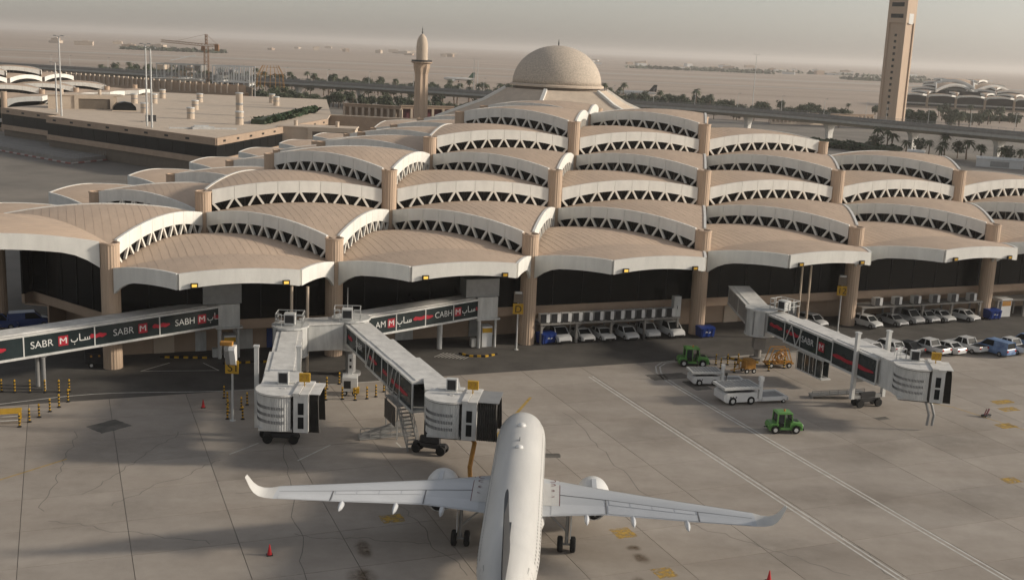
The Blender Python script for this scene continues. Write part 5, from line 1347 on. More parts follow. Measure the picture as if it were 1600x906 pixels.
# yellow platform, dark machine, small dolly
t = thing('work_platform', 'yellow low work platform at the left edge beside the bollards', 'platform', (-45.2, 98.2, 0.012), 0.35)
m = MB(); m.b6(-1.2, 1.2, -.7, .7, .95, 1.05); m.obj('deck', 'yellow', t)
for xx in (-1.1, 1.1):
    for sy in (-.62, .62): m = MB(); m.b6(xx - .05, xx + .05, sy - .05, sy + .05, 0, .95); m.obj('leg', 'yellow', t)
m = MB(); m.bar((-1.1, -.62, .3), (1.1, -.62, .3), .06); m.bar((-1.1, .62, .3), (1.1, .62, .3), .06); m.obj('lower_rail', 'metal_pale', t)
t = thing('generator_trailer', 'dark generator trailer with amber lamps in shade under the left walkway', 'generator', (-43.6, 117.2, 0.012), 0.4)
m = MB(); m.extrude_x([(-.8, .5), (.8, .5), (.8, 1.5), (.4, 1.75), (-.8, 1.7)], -1.6, 1.6); m.obj('generator_housing', 'dark_metal', t)
for x_ in (-1.0, -.2, .7, 1.2): m = MB(); m.b6(x_ - .1, x_ + .1, -.84, -.8, 1.2, 1.4); m.obj('amber_lamp', 'orange', t)
for xx in (-1.0, 1.0):
    for sy in (-.8, .8): wheel_on(t, xx, sy, .32, .2)
t = thing('chock_dolly', 'small dark wheel chock dolly alone on the apron at right', 'dolly', (49.4, 112.6, 0.012), 0.6)
m = MB(); m.b6(-.5, .5, -.25, .25, .16, .24); m.obj('tray', 'dark_metal', t)
m = MB(); m.bar((-.35, 0, .24), (.1, .1, .75), .1); m.bar((.05, 0, .24), (.4, 0, .8), .12); m.obj('handles', 'maroon', t)
for xx in (-.35, .35):
    for sy in (-.25, .25): wheel_on(t, xx, sy, .1, .08)
# wall lamp glowing in the shade at far left
t = thing('wall_lamp', 'small bright lamp on the shaded wall above the blue vans', 'lamp', (-56.9, 135.9, 3.5), 0)
m = MB(); m.b6(-.12, .12, -.1, .1, -.12, .12); m.obj('lamp_glass', 'lamp_on', t); m = MB(); m.b6(-.16, .16, .1, .3, -.16, .16); m.obj('lamp_bracket', 'dark_metal', t)

t = thing('equipment_cabinet', 'white equipment cabinet with an orange label near the far right column', 'cabinet', (71.2, 161.6, 0.012), ANG)
m = MB(); m.b6(-.9, .9, -.6, .6, .1, 2.6); m.b6(-1.0, 1.0, -.7, .7, 2.6, 2.75); m.obj('cabinet_body', 'white_paint', t); m = MB(); m.b6(-.8, .8, -.63, -.6, 1.7, 2.4); m.obj('cabinet_label', 'orange', t)
# ------------------------------------------------------------------ buildings behind the terminal
cv = Vector((cos(ANG + 2 * pi / 3), sin(ANG + 2 * pi / 3)))
K = Vector((-75.1, 284.2))
# flat-roofed concourse
co = thing('concourse_building', 'long flat-roofed concourse with a dark window band behind the terminal at left', 'building', (K.x, K.y, 0))
kl = K + cv * 79; k2 = kl + bv * 7; kl2 = k2 + cv * 34
foot = [K, K + bv * 90, Vector((-66, 402)), Vector((-84, 500)), Vector((-190, 500)), kl2 + bv * 60, kl2, k2, kl]
Pl = [(p.x - K.x, p.y - K.y) for p in foot]
m = MB(); m.prism(Pl, 9.6, 10.0); m.obj('roof', 'stone_pale', co)
def inset(P, d):
    c = sum((Vector(p) for p in P), Vector((0, 0))) / len(P); return [tuple(Vector(p) + (c - Vector(p)).normalized() * d) for p in P]
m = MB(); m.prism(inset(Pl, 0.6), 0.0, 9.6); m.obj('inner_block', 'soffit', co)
def seg_wall(a_, b_, z0, z1, th, mname, name, parent, org, out=0.0):
    d = b_ - a_; rz = atan2(d.y, d.x); n_ = Vector((d.y, -d.x)).normalized()
    o = a_ + n_ * out; m = MB(); m.b6(0, d.length, 0, th, z0, z1); return m.obj(name, mname, parent, loc=(o.x - org.x, o.y - org.y, 0), rz=rz)
for (a_, b_) in ((kl, K), (K, K + bv * 90), (kl2, k2), (k2, kl)):
    seg_wall(a_, b_, 8.3, 10.15, 0.5, 'stone', 'parapet_band', co, K, 0.25); seg_wall(a_, b_, 3.4, 4.9, 0.5, 'stone', 'lower_band', co, K, 0.25)
    d = b_ - a_; n = max(1, int(d.length / 6))
    for k in range(n): seg_wall(a_ + d * ((k + 0.01) / n), a_ + d * ((k + 0.99) / n), 4.9, 8.3, 0.1, 'glass_far', 'window_pane', co, K, -0.05)
    for k in range(0, n, 2):
        q = a_ + d * ((k + .5) / n); n_ = Vector((d.y, -d.x)).normalized(); q = q - n_ * 2.0; m = MB(); m.b6(-.6, .6, -.6, .6, 0, 3.4); m.obj('undercroft_pillar', 'metal_pale' if k % 6 == 0 else 'concrete_grey', co, loc=(q.x - K.x, q.y - K.y, 0), rz=ANG)
    m = MB()
    for k in range(int(d.length / 9)):
        q = (k + .5) * 9; m.b6(q - .8, q + .8, 0, .04, 8.95, 9.45)
    n_ = Vector((d.y, -d.x)).normalized(); o = a_ + n_ * 0.30; m.obj('band_slots', 'black', co, loc=(o.x - K.x, o.y - K.y, 0), rz=atan2(d.y, d.x))['kind'] = 'stuff'
# roof vents
VENT = None
for k, (x, y, h, lb) in enumerate([(-138.4, 412.9, 3.6, 'farthest-left'), (-132.9, 418, 3.6, 'second'), (-140.9, 453.7, 3.6, 'back'), (-119.3, 365.2, 3.4, 'front left'), (-99.8, 348.6, 3.6, 'front middle'), (-110.6, 391.8, 3.4, 'middle'), (-122, 438.4, 3.4, 'rear middle'), (-81.4, 333.9, 4.0, 'front right'), (-90.8, 372.4, 7.5, 'tall'), (-98, 455, 3.6, 'right rear'), (-92.5, 437, 3.6, 'far right')]):
    t = thing('roof_vent', '%s round pale vent drum standing on the flat concourse roof' % lb, 'vent', (x, y, 10.0), 0, 'round vents on the concourse roof')
    m = MB(); m.lathe([(1.15, 0), (1.15, h - .5)], 18); m.obj('drum', 'stone_pale', t); m = MB(); m.lathe([(1.25, h - .5), (1.3, h - .35), (1.2, h - .1), (0.0, h)], 18); m.obj('cap', 'metal_pale', t)
    m = MB(); m.lathe([(1.16, h * .45), (1.2, h * .48), (1.2, h * .52), (1.16, h * .55)], 18, cap=False); m.obj('band', 'metal_grey', t)
t = thing('skylight', 'dark rounded skylight hood on the flat concourse roof', 'skylight', (-128, 372, 10.0), 0.4)
m = MB(); m.extrude_y([(-3.6, 0), (3.6, 0), (3.4, 1.4), (2.2, 2.6), (0, 3.0), (-2.4, 2.5), (-3.5, 1.2)], -2.2, 2.2); m.obj('dark_glazing', 'glass_far', t); m = MB(); m.b6(-4, 4, -2.5, 2.5, 0, .25); m.obj('upstand', 'stone_pale', t)
t = thing('roof_hatch', 'low pale roof hatch with ducts near the front edge of the concourse', 'roof hatch', (-86, 312, 10.0), ANG)
m = MB(); m.b6(-3, 3, -1.5, 1.5, 0, .6); m.b6(-2.4, 1.5, -1.2, 1.2, .6, 1.0); m.obj('hatch_box', 'metal_pale', t); m = MB(); m.b6(3, 9, -.5, .5, 0, .4); m.obj('duct', 'metal_pale', t); m = MB(); m.b6(-9, -3, -.4, .4, 0, .4); m.obj('duct', 'metal_pale', t)
t = thing('roof_plant_box', 'small dark twin box on the flat concourse roof behind the masts', 'roof box', (-106, 330, 10.0), 0.6)
for x_ in (-.8, .8): m = MB(); m.b6(x_ - .55, x_ + .55, -.6, .6, .15, 1.9); m.obj('fan_box', 'dark_metal', t)
m = MB(); m.b6(-2.6, 1.6, -.8, .8, 0, .15); m.obj('plinth', 'concrete_grey', t)
# portal houses on the roof
def portal(x, y, rz, w, d_, z0, h, lb):
    t = thing('portal_house', lb, 'building', (x, y, 0), rz)
    m = MB(); m.b6(-w / 2, w / 2, 0, d_, z0, z0 + h); m.obj('wall', 'stone_pale', t); m = MB(); m.b6(-w / 2 - .3, w / 2 + .3, -.3, d_ + .3, z0 + h, z0 + h + .35); m.obj('roof', 'stone_pale', t)
    m = MB(); m.b6(-w * .12, w * .46, -.35, .0, z0 + h - .9, z0 + h); m.b6(-w * .12, -w * .06, -.35, 0, z0, z0 + h - .9); m.b6(w * .4, w * .46, -.35, 0, z0, z0 + h - .9); m.obj('portal_frame', 'stone_pale', t)
    m = MB(); m.b6(-w * .06, w * .40, -.05, -.02, z0, z0 + h - .9); m.obj('portal_opening', 'soffit', t)
    for q in (-.3, .25): m = MB(); m.lathe([(.55, z0 + h + .35), (.55, z0 + h + 1.7), (.62, z0 + h + 1.75), (.62, z0 + h + 1.95), (0, z0 + h + 2.0)], 12, c=(q * w, d_ * .4, 0)); m.obj('roof_cowl', 'stone_pale', t)
portal(-58.5, 332, 0.05, 22, 9, 0.0, 10.0, 'low stone house with a framed opening at the end of the concourse')
portal(-141.5, 372, 0.35, 21, 8, 10.0, 4.2, 'stone penthouse with framed opening on the concourse roof near the left terminal')
# hedge and long stone wall
def hedge(pts, w, z0, h, lb):
    t = thing('hedge', lb, 'hedge', (pts[0][0], pts[0][1], z0)); m = MB(); P = [Vector(p) for p in pts]
    for q in range(len(P) - 1):
        d = P[q + 1] - P[q]; n = int(d.length * w * h * 1.6) + 120
        for k in range(n):
            c = P[q] + d * R.random() + Vector((-d.y, d.x)).normalized() * R.uniform(-w / 2, w / 2); zz = R.uniform(0.1, h) * (0.8 + 0.2 * sin(c.x))
            s_ = R.uniform(.35, .75); a_, b_ = R.uniform(0, 6.28), R.uniform(-.8, .8)
            u_ = Vector((cos(a_), sin(a_), b_)).normalized() * s_; v_ = u_.cross(Vector((R.uniform(-1, 1), R.uniform(-1, 1), 1))).normalized() * s_
            c3 = Vector((c.x - pts[0][0], c.y - pts[0][1], zz)); m.poly([c3 - u_ - v_, c3 + u_ - v_, c3 + u_ + v_, c3 - u_ + v_])
    m.obj('foliage', 'hedge', t)
    m = MB()
    for q in range(len(P) - 1):
        d = P[q + 1] - P[q]; m.box(((P[q].x + P[q + 1].x) / 2 - pts[0][0], (P[q].y + P[q + 1].y) / 2 - pts[0][1], h * .4), (d.length, w * .8, h * .8), rz=atan2(d.y, d.x))
    m.obj('inner_twigs', 'leaf_dark', t)
hedge([(-77, 338), (-75.5, 376), (-75, 412)], 5, 9.0, 3.0, 'clipped green hedge beside the concourse roof before the long stone wall')
t = thing('stone_wall', 'long plain stone wall behind the terminal roofs left of the minaret', 'wall', (-72, 400, 0))
for (a_, b_, h) in (((-72, 400), (-28, 394), 9.6), ((-72, 400), (-76, 440), 9.6)):
    A_, B_ = Vector(a_), Vector(b_); d = B_ - A_; m = MB(); m.b6(0, d.length, -.5, .5, 0, h); m.obj('wall_panel', 'stone', t, loc=(A_.x + 72, A_.y - 400, 0), rz=atan2(d.y, d.x)); m = MB(); m.b6(0, d.length, -.7, .7, h, h + .4); m.obj('coping', 'stone_pale', t, loc=(A_.x + 72, A_.y - 400, 0), rz=atan2(d.y, d.x))
# courtyard arcade by the minaret
def arcade(p, q, n, z0, z1, lb, name='arcade', dep=2.0, back='stone'):
    A_, B_ = Vector(p), Vector(q); d = B_ - A_; ln = d.length; rz = atan2(d.y, d.x); t = thing(name, lb, 'arcade', (p[0], p[1], 0), rz)
    m = MB(); m.b6(0, ln, 0, dep, z1 - 1.0, z1); m.b6(-.2, ln + .2, -.3, dep, z1, z1 + .3); m.obj('lintel', 'stone', t)
    m = MB(); m.b6(0, ln, 0, dep, 0, z0 + .8); m.obj('plinth', 'stone_pale', t)
    m = MB(); m.b6(0, ln, dep - .3, dep, z0 + .8, z1 - 1.0); m.obj('back_wall', 'maroon' if back != 'stone' else 'stone', t)
    for k in range(n + 1): m = MB(); x = ln * k / n; m.b6(x - .45, x + .45, -.1, .9, z0 + .8, z1 - 1.0); m.obj('pier', 'stone_pale', t)
arcade((-69, 452), (-46, 446), 9, 5.6, 11.0, 'stone arcade of slim piers left of the minaret')
arcade((-46, 446), (-26, 455), 5, 5.6, 11.4, 'stone arcade with square dark openings behind the minaret', back='dark')
# minaret
t = thing('minaret', 'slender tan minaret with domed lantern standing beside the mosque', 'minaret', (-36.6, 425, 0), 0.35)
m = MB(); n = 16
def star(r0, r1, z): return [Vector(((r0 if k % 2 else r1) * cos(2 * pi * k / n), (r0 if k % 2 else r1) * sin(2 * pi * k / n), z)) for k in range(n)]
secs = [star(2.75, 2.5, 0), star(2.6, 2.2, 10), star(2.45, 1.95, 22), star(2.45, 1.95, 24.5), star(3.0, 2.5, 26.6), star(3.1, 3.1, 28.2)]
for s_ in secs: m.v += s_
for r in range(len(secs) - 1):
    for k in range(n): m.face((r * n + k, r * n + (k + 1) % n, (r + 1) * n + (k + 1) % n, (r + 1) * n + k))
m.obj('shaft', 'column', t)
m = MB(); m.lathe([(3.1, 28.2), (3.9, 28.5), (3.9, 28.9), (0, 28.9)], 20); m.obj('balcony', 'stone', t)
m = MB(); m.lathe([(3.75, 28.9), (3.75, 29.5), (3.65, 29.5), (3.65, 28.9)], 20, cap=False); m.obj('balcony_rail', 'dark_metal', t)
m = MB(); m.lathe([(2.1, 28.9), (2.1, 34.0), (2.05, 35.2), (1.85, 36.4), (1.4, 37.6), (.7, 38.5), (.12, 38.9)], 20); m.obj('lantern_dome', 'stone_pale', t, smooth=True, auto=50)
m = MB(); m.lathe([(.12, 38.8), (.3, 39.4), (.1, 39.9), (.22, 40.4), (.05, 41.0), (0, 42.2)], 8); m.obj('finial', 'dark_metal', t)
# mosque
mq = thing('domed_mosque', 'large domed mosque with sloping hexagonal roof behind the terminal', 'mosque', (13.4, 432, 0), 0)
m = MB(); n = 48; prof = [(16.6 * cos(a_), 22.9 + 13.9 * sin(a_)) for a_ in [pi / 2 * k / 14 for k in range(15)]]; prof[-1] = (0, 36.8)
m.lathe(prof, n); dome = m.obj('dome', 'dome_stone' if 'dome_stone' in MATS else 'stone_pale', mq, smooth=True)
m = MB(); m.lathe([(17.6, 21.9), (17.6, 22.5), (16.9, 22.9), (15, 22.9)], 48); m.obj('dome_ring', 'stone_pale', mq)
m = MB(); m.lathe([(16.3, 20.6), (16.3, 21.9)], 48); m.obj('dome_drum', 'soffit', mq)
m = MB(); m.tube([(0, 0, 36.6), (0, 0, 37.6), (0, 0, 39.0)], [.18, .25, .05], 8); m.obj('finial', 'dark_metal', mq)
va = [radians(-103 + 60 * k) for k in range(6)]
top = [Vector((20 * cos(a_), 20 * sin(a_), 20.8)) for a_ in va]; mid_ = [Vector((28 * cos(a_), 28 * sin(a_), 16.2)) for a_ in va]; bot = [Vector((46 * cos(a_), 46 * sin(a_), 9.5)) for a_ in va]
for k in range(6):
    k2_ = (k + 1) % 6; m = MB(); m.poly([bot[k], bot[k2_], mid_[k2_], mid_[k]]); m.poly([mid_[k], mid_[k2_], top[k2_], top[k]]); m.obj('roof_slope', 'stone_pale', mq)
    m = MB(); m.bar(bot[k] + Vector((0, 0, .2)), mid_[k] + Vector((0, 0, .3)), 1.2, .9); m.bar(mid_[k] + Vector((0, 0, .3)), top[k] + Vector((0, 0, .3)), 1.2, .9); m.obj('roof_ridge', 'trim', mq)
    m = MB(); m.poly([(bot[k].x, bot[k].y, 0), (bot[k2_].x, bot[k2_].y, 0), bot[k2_], bot[k]]); m.obj('wall', 'stone', mq)
m = MB(); m.prism([(p.x * 1.0, p.y * 1.0) for p in top], 20.4, 20.9); m.obj('roof_deck', 'stone_pale', mq)
# control tower
ct = thing('control_tower', 'tall square tan control tower with a column of small windows', 'tower', (206, 640, 0), radians(-45))
s_ = 4.75
m = MB(); m.b6(-s_, s_, -s_, s_, 0, 57.5); m.obj('shaft', 'column', ct)
for (x0, y0) in ((-s_, -s_), (s_, -s_), (-s_, s_), (s_, s_)): m = MB(); m.b6(x0 - .7, x0 + .7, y0 - .7, y0 + .7, 0, 57.5); m.obj('corner_pier', 'column', ct)
for k in range(15): m = MB(); m.b6(-.7, .7, -s_ - .04, -s_ + .1, 4 + k * 3.3, 5.4 + k * 3.3); m.obj('window', 'glass_far', ct)
m = MB(); m.b6(-s_ - .75, s_ + .75, -s_ - .75, s_ + .75, 57.5, 72); m.obj('upper_block', 'column', ct)
for (z, h) in ((60, 2.2), (66, 2.2)): m = MB(); m.b6(-3.6, 3.6, -s_ - .83, -s_ - .7, z, z + h); m.obj('window', 'glass_far', ct)
for z in (61,): m = MB(); m.b6(s_ + .7, s_ + .83, -2.5, 2.5, z - 4, z + 1.5); m.obj('window', 'metal_pale', ct)
m = MB(); m.lathe([(7.4, 72), (9.4, 74), (9.4, 75)], 8); m.obj('cab_floor', 'stone_pale', ct); m = MB(); m.lathe([(8.6, 75), (9.6, 79)], 8); m.obj('cab_glass', 'glass_far', ct); m = MB(); m.lathe([(10, 79), (10, 80), (0, 82)], 8); m.obj('cab_roof', 'stone_pale', ct)
# two smaller shell-roofed terminals seen beyond
def mini_terminal(name, c0, rz, n, rows, z0, lb, walls=True):
    t = thing(name, lb, 'terminal', (c0[0], c0[1], 0), rz)
    for j in range(rows):
        for i in range(n - j):
            x, y = (i + j / 2) * L, j * H3; z = z0 + ST * (2 * j - 1)
            so = place('roof_shell', ME_SHELL, t, (x, y, z)); place('roof_seams', ME_SEAM, so)['kind'] = 'stuff'
            if j == 0:
                place('eave_shell', ME_EAVE, so)
                for me in ME_EP: place('fascia_panel', me, so)
                c = place('column', cmes[0], t, (x, 0, z0 - (Z0 + .12)))
                if walls:
                    m = MB(); m.b6(x, x + L, 2, 2.3, 0, 10.6); m.obj('curtain_glass', 'glass_far', t); m = MB(); m.b6(x, x + L, 1.2, 2.0, 3.0, 4.2); m.obj('stone_band', 'metal_pale', t); m = MB(); m.b6(x, x + L, .5, 2, 0, 1.2); m.obj('base_wall', 'stone', t)
            else:
                for me in ME_FP: place('fascia_panel', me, so)
                q = MB()
                for me in ME_PN: q.add_mesh(me, Matrix.Identity(4))
                q.obj('clerestory_glass', 'glass_dark', so)
            if i < n - j - 1:
                so = place('roof_shell', ME_SHELL, t, (x + 1.5 * L, y + H3, z + ST), pi); place('roof_seams', ME_SEAM, so)['kind'] = 'stuff'
                q = MB(); f_ = MB()
                for e in (1, 2):
                    M = Matrix.Translation(cornerloc[e]) @ Matrix.Rotation(e * 2 * pi / 3, 4, 'Z')
                    for me in ME_PN: q.add_mesh(me, M)
                    for me in ME_FP: place('fascia_panel', me, so, cornerloc[e], e * 2 * pi / 3)
                q.obj('clerestory_glass', 'glass_dark', so)
    place('column', cmes[0], t, (n * L, 0, z0 - (Z0 + .12)))
    return t
mini_terminal('terminal_building', (-176, 392), ANG + pi / 3, 4, 2, Z0, 'second shell-roofed terminal at the left edge beyond the concourse')
mini_terminal('terminal_building', (330, 1010), radians(-11), 5, 3, Z0, 'distant shell-roofed pavilion right of the control tower')
t = thing('roof_pyramid', 'cluster of taller tan vaults rising above the distant shell-roofed pavilion', 'roof', (392, 1030, 0), 0.2)
for (x, y, z, rz_, s_) in ((-34, -14, 14.5, 0.0, 1.55), (3, -14, 14.5, 0.0, 1.55), (20, 18, 18.0, pi, 1.7), (-20, 2, 17.5, 0.0, 1.75)):
    v_ = place('roof_vault', ME_SHELL, t, (x, y, z), rz_, (s_, s_, 4.4)); 
    for e in range(3):
        a_, b_ = cornerloc[e], cornerloc[(e + 1) % 3]; m = MB(); m.tube([a_ + (b_ - a_) * (q / 10) + Vector((0, 0, earch(q / 10))) for q in range(11)], .35, 6); m.obj('vault_rim', 'trim', v_)
m = MB(); m.lathe([(28, 0), (28, 15)], 12); m.obj('lower_walls', 'glass_far', t)

# ------------------------------------------------------------------ elevated road
VP = [(-560, 800), (-450, 785), (-340, 753), (-250, 716), (-155, 676), (-78, 648), (0, 606), (62, 572), (116, 536), (157, 484), (192, 438), (225, 388), (255, 330)]
def curve_pts(P, n):
    P = [Vector(p) for p in P]; out = []
    for k in range(len(P) - 1):
        p0, p1, p2, p3 = P[max(k - 1, 0)], P[k], P[k + 1], P[min(k + 2, len(P) - 1)]
        for q in range(n):
            t = q / n; out.append(0.5 * ((2 * p1) + (p2 - p0) * t + (2 * p0 - 5 * p1 + 4 * p2 - p3) * t * t + (3 * p1 - p0 - 3 * p2 + p3) * t ** 3))
    return out + [P[-1]]
VC = curve_pts(VP, 6)
def sweep(mb, C, prof):
    b = len(mb.v); n = len(prof)
    for k, p in enumerate(C):
        d = (C[min(k + 1, len(C) - 1)] - C[max(k - 1, 0)]).normalized(); nn = Vector((-d.y, d.x))
        for (o_, z) in prof: q = p + nn * o_; mb.v.append(Vector((q.x, q.y, z)))
    for k in range(len(C) - 1):
        for j in range(n): mb.face((b + k * n + j, b + k * n + (j + 1) % n, b + (k + 1) * n + (j + 1) % n, b + (k + 1) * n + j))
via = thing('elevated_road', 'long curving concrete elevated road on flared piers behind the terminals', 'viaduct', (0, 0, 0))
m = MB(); sweep(m, VC, [(-9, 10.9), (9, 10.9), (9.2, 9.8), (5, 8.3), (-5, 8.3), (-9.2, 9.8)]); m.obj('deck', 'road_grey', via)
for o_ in (-9.0, 9.0): m = MB(); sweep(m, VC, [(o_ - .2, 10.9), (o_ + .2, 10.9), (o_ + .2, 11.8), (o_ - .2, 11.8)]); m.obj('parapet', 'concrete_grey', via)
m = MB(); sweep(m, VC, [(-8.6, 10.93), (8.6, 10.93), (8.6, 10.95), (-8.6, 10.95)]); m.obj('carriageway', 'asphalt', via)
for o_ in (-9.0, 9.0):
    m = MB(); acc = 0
    for k in range(len(VC) - 1):
        d = VC[k + 1] - VC[k]; n_ = max(1, int(d.length / 2.5)); nn = Vector((-d.y, d.x)).normalized()
        for q in range(n_): p = VC[k] + d * (q / n_) + nn * o_; m.box((p.x, p.y, 12.2), (.08, .08, .9))
    sweep(m, VC, [(o_ - .05, 12.6), (o_ + .05, 12.6), (o_ + .05, 12.7), (o_ - .05, 12.7)]); sweep(m, VC, [(o_ - .04, 12.2), (o_ + .04, 12.2), (o_ + .04, 12.27), (o_ - .04, 12.27)])
    m.obj('guard_rail', 'metal_grey', via)['kind'] = 'stuff'
pm = MB(); b = 0
for (z, w, d_) in ((0, 3.0, 1.8), (4, 3.0, 1.8), (6.2, 3.8, 2.0), (7.6, 5.4, 2.2), (8.4, 7.2, 2.4)):
    pm.v += [Vector((-d_ / 2, -w / 2, z)), Vector((d_ / 2, -w / 2, z)), Vector((d_ / 2, w / 2, z)), Vector((-d_ / 2, w / 2, z))]
for r in range(4):
    for k in range(4): pm.face((r * 4 + k, r * 4 + (k + 1) % 4, (r + 1) * 4 + (k + 1) % 4, (r + 1) * 4 + k))
PIER = pm.mesh('pier', 'bridge_roof'); acc = 20.0
for k in range(len(VC) - 1):
    d = VC[k + 1] - VC[k]; acc += d.length
    if acc > 37: acc = 0; p = VC[k]; place('pier', PIER, via, (p.x, p.y, 0), atan2(d.y, d.x))
# lamp posts along the viaduct and tall masts
def lamp_post(x, y, h, z, lb, grp, arm=1.5, name='street_lamp', cat='street lamp', r=.16, heads=2, col='metal_pale'):
    t = thing(name, lb, cat, (x, y, z), R.uniform(-.4, .4), grp); m = MB(); m.tube([(0, 0, 0), (0, 0, h)], [r, r * .55], 8); m.obj('pole', col, t)
    for k in range(heads):
        s_ = -1 if k else 1; m = MB(); m.bar((0, 0, h - .1), (s_ * arm, 0, h + .1), .1); m.box((s_ * arm, 0, h + .1), (.9, .45, .22)); m.obj('lamp_head', 'metal_grey', t)
for k, (x, y, h, lb) in enumerate([(-134.5, 337.0, 33.0, 'tallest pale floodlight mast of the left pair before the concourse'), (-141.5, 351.0, 25.0, 'shorter pale floodlight mast of the left pair before the concourse'), (-99.0, 309.0, 31.0, 'pale floodlight mast nearest the concourse corner'), (-101.6, 313.0, 32.0, 'pale floodlight mast just left of its twin near the concourse corner')]):
    lamp_post(x, y, h, 0, lb, 'tall floodlight masts', 1.1, 'floodlight_mast', 'light mast', .34, 2)
for k in range(26):
    q = VC[14 + int(k * 1.9)]; q2 = VC[15 + int(k * 1.9)]; d = (q2 - q).normalized(); nn = Vector((-d.y, d.x)); p = q + nn * 9.6
    lamp_post(p.x, p.y, 7.5, 11.0, 'slim lamp post along the far parapet of the elevated road', 'lamp posts along the elevated road', .9, r=.12, heads=1)
for (x, y, h, lb) in ((155, 770, 38, 'tall distant mast right of the dome over the tree line'), (60, 1250, 30, 'slim distant mast beyond the palms right of the dome'), (-36, 880, 26, 'slim twin mast near the distant white jet'), (-33, 880, 26, 'second slim mast next to the twin near the distant white jet')):
    lamp_post(x, y, h, 0, lb, 'distant light masts', 1.6, 'floodlight_mast', 'light mast', .3)
# raised island with fence in front of the concourse
t = thing('raised_island', 'raised paved island with fence and red and white kerb before the concourse', 'traffic island', (-119, 303, 0))
isl = [(-175, 350), (-119, 303), (-113, 318), (-126, 338), (-160, 366)]
m = MB(); m.prism([(p[0] + 119, p[1] - 303) for p in isl], 0, 1.3); m.obj('paving', 'concrete_grey', t)
m = MB()
for k in range(len(isl) - 1):
    a_, b_ = Vector(isl[k]), Vector(isl[k + 1]); railing(m, [(a_.x + 119, a_.y - 303, 1.3), (b_.x + 119, b_.y - 303, 1.3)], 1.2, .03)
m.obj('fence', 'metal_grey', t)
k = 0
for q in range(3):
    a_, b_ = Vector(isl[q]), Vector(isl[q + 1]); d = b_ - a_; n = int(d.length / 2.2)
    for c in range(n):
        m = MB(); m.b6(0, d.length / n - .02, -.45, .02, 0, .35); o = a_ + d * (c / n); m.obj('kerb_block', 'kerb_white' if k % 2 else 'kerb_red', t, loc=(o.x + 119, o.y - 303, 0), rz=atan2(d.y, d.x)); k += 1
# ramp with close-set posts at left
t = thing('post_ramp', 'curving tan ramp wall of close-set posts below the elevated road at left', 'ramp', (-205, 545, 0))
RP = curve_pts([(-235, 560), (-205, 548), (-172, 528), (-150, 512), (-120, 506)], 6)
m = MB(); sweep(m, [p - Vector((-205, 545)) for p in RP], [(-2, 9), (2, 9), (2, 11), (-2, 11)]); m.obj('ramp_deck', 'stone', t)
for k in range(len(RP) - 1):
    d = RP[k + 1] - RP[k]; n = max(1, int(d.length / 2.4))
    for q in range(n): p = RP[k] + d * (q / n); m = MB(); m.b6(-.28, .28, -2.3, -1.8, 10.6, 15.0); m.obj('post', 'stone_pale', t, loc=(p.x + 205, p.y - 545, 0), rz=atan2(d.y, d.x))
m = MB(); sweep(m, [p - Vector((-205, 545)) for p in RP], [(-1.7, 11), (-1.3, 11), (-1.3, 14.4), (-1.7, 14.4)]); m.obj('ramp_wall', 'stone', t)
for k in range(2, len(RP), 4): m = MB(); m.b6(-.9, .9, -.9, .9, 0, 9); m.obj('ramp_pier', 'stone_pale', t, loc=(RP[k].x + 205, RP[k].y - 545, 0))
# construction frame and crane
t = thing('construction_frame', 'half-built steel and scaffold frame under the tower crane', 'construction', (-160, 585, 0), 0.05)
def grid_frame(name, x0, x1, y0, y1, zs, nx, ny, mname):
    for k in range(nx + 1):
        for j in range(ny + 1): m = MB(); x, y = x0 + (x1 - x0) * k / nx, y0 + (y1 - y0) * j / ny; m.b6(x - .22, x + .22, y - .22, y + .22, 0, zs[-1]); m.obj('steel_post', mname, t)
    for z in zs:
        for j in range(ny + 1): m = MB(); y = y0 + (y1 - y0) * j / ny; m.b6(x0, x1, y - .2, y + .2, z - .5, z); m.obj('steel_beam', mname, t)
    m = MB(); m.b6(x0, x1, y0, y1, zs[0] - .9, zs[0] - .5); m.obj('floor_slab', 'concrete_grey', t)
    m = MB()
    for k in range(nx): xa, xb = x0 + (x1 - x0) * k / nx, x0 + (x1 - x0) * (k + 1) / nx; m.bar((xa, y0, zs[0]), (xb, y0, zs[-1]), .14)
    m.obj('bracing', 'scaffold', t)
grid_frame('left', -22, 0, -8, 8, (13.6, 20.5), 6, 2, 'scaffold'); grid_frame('right', 6, 24, -10, 6, (13.0, 20.6), 7, 2, 'ad_white')
for q in range(46):
    x_ = R.choice([-22 + 3.66 * R.randrange(6), 6 + 2.57 * R.randrange(7)]); z_ = R.choice([4.5, 8.0, 11.0, 14.4, 17.4]); w_ = 3.2 if x_ < 3 else 2.2
    m = MB(); m.b6(x_ + .2, x_ + w_, R.choice([-7.6, -9.4, 4.0]), 7.7, z_, z_ + R.uniform(1.2, 2.8)); m.obj('infill_block', R.choice(['stone_pale', 'concrete_grey', 'metal_grey', 'bridge_roof', 'stone']), t)
m = MB(); m.b6(-24, 2, -10, -8, 12.4, 13.3); m.b6(-24, 0, -12, -6, 13.3, 13.5); m.obj('canopy_slab', 'bridge_roof', t)
m = MB(); m.extrude_y([(6, 4), (26, 4), (26, 10.5), (20, 11.5)], -14, -11); m.obj('dark_ramp', 'soffit', t)
m = MB()
for k in range(9):
    a_ = pi * k / 8; m.tube([(33 + 8 * cos(a_) * .9, -2, 10.5), (33 + 6.5 * cos(a_), -1, 17), (33 + 4 * cos(a_), 0, 21.5)], .12, 5)
for z, r_ in ((13, 7), (17, 6.4), (20.5, 4.6)): m.tube([(33 + r_ * cos(pi * k / 10), -2 + r_ * .2 * sin(pi * k / 10), z) for k in range(11)], .1, 5)
m.obj('scaffold_cage', 'orange', t)['label'] = 'orange dome-shaped scaffold cage'
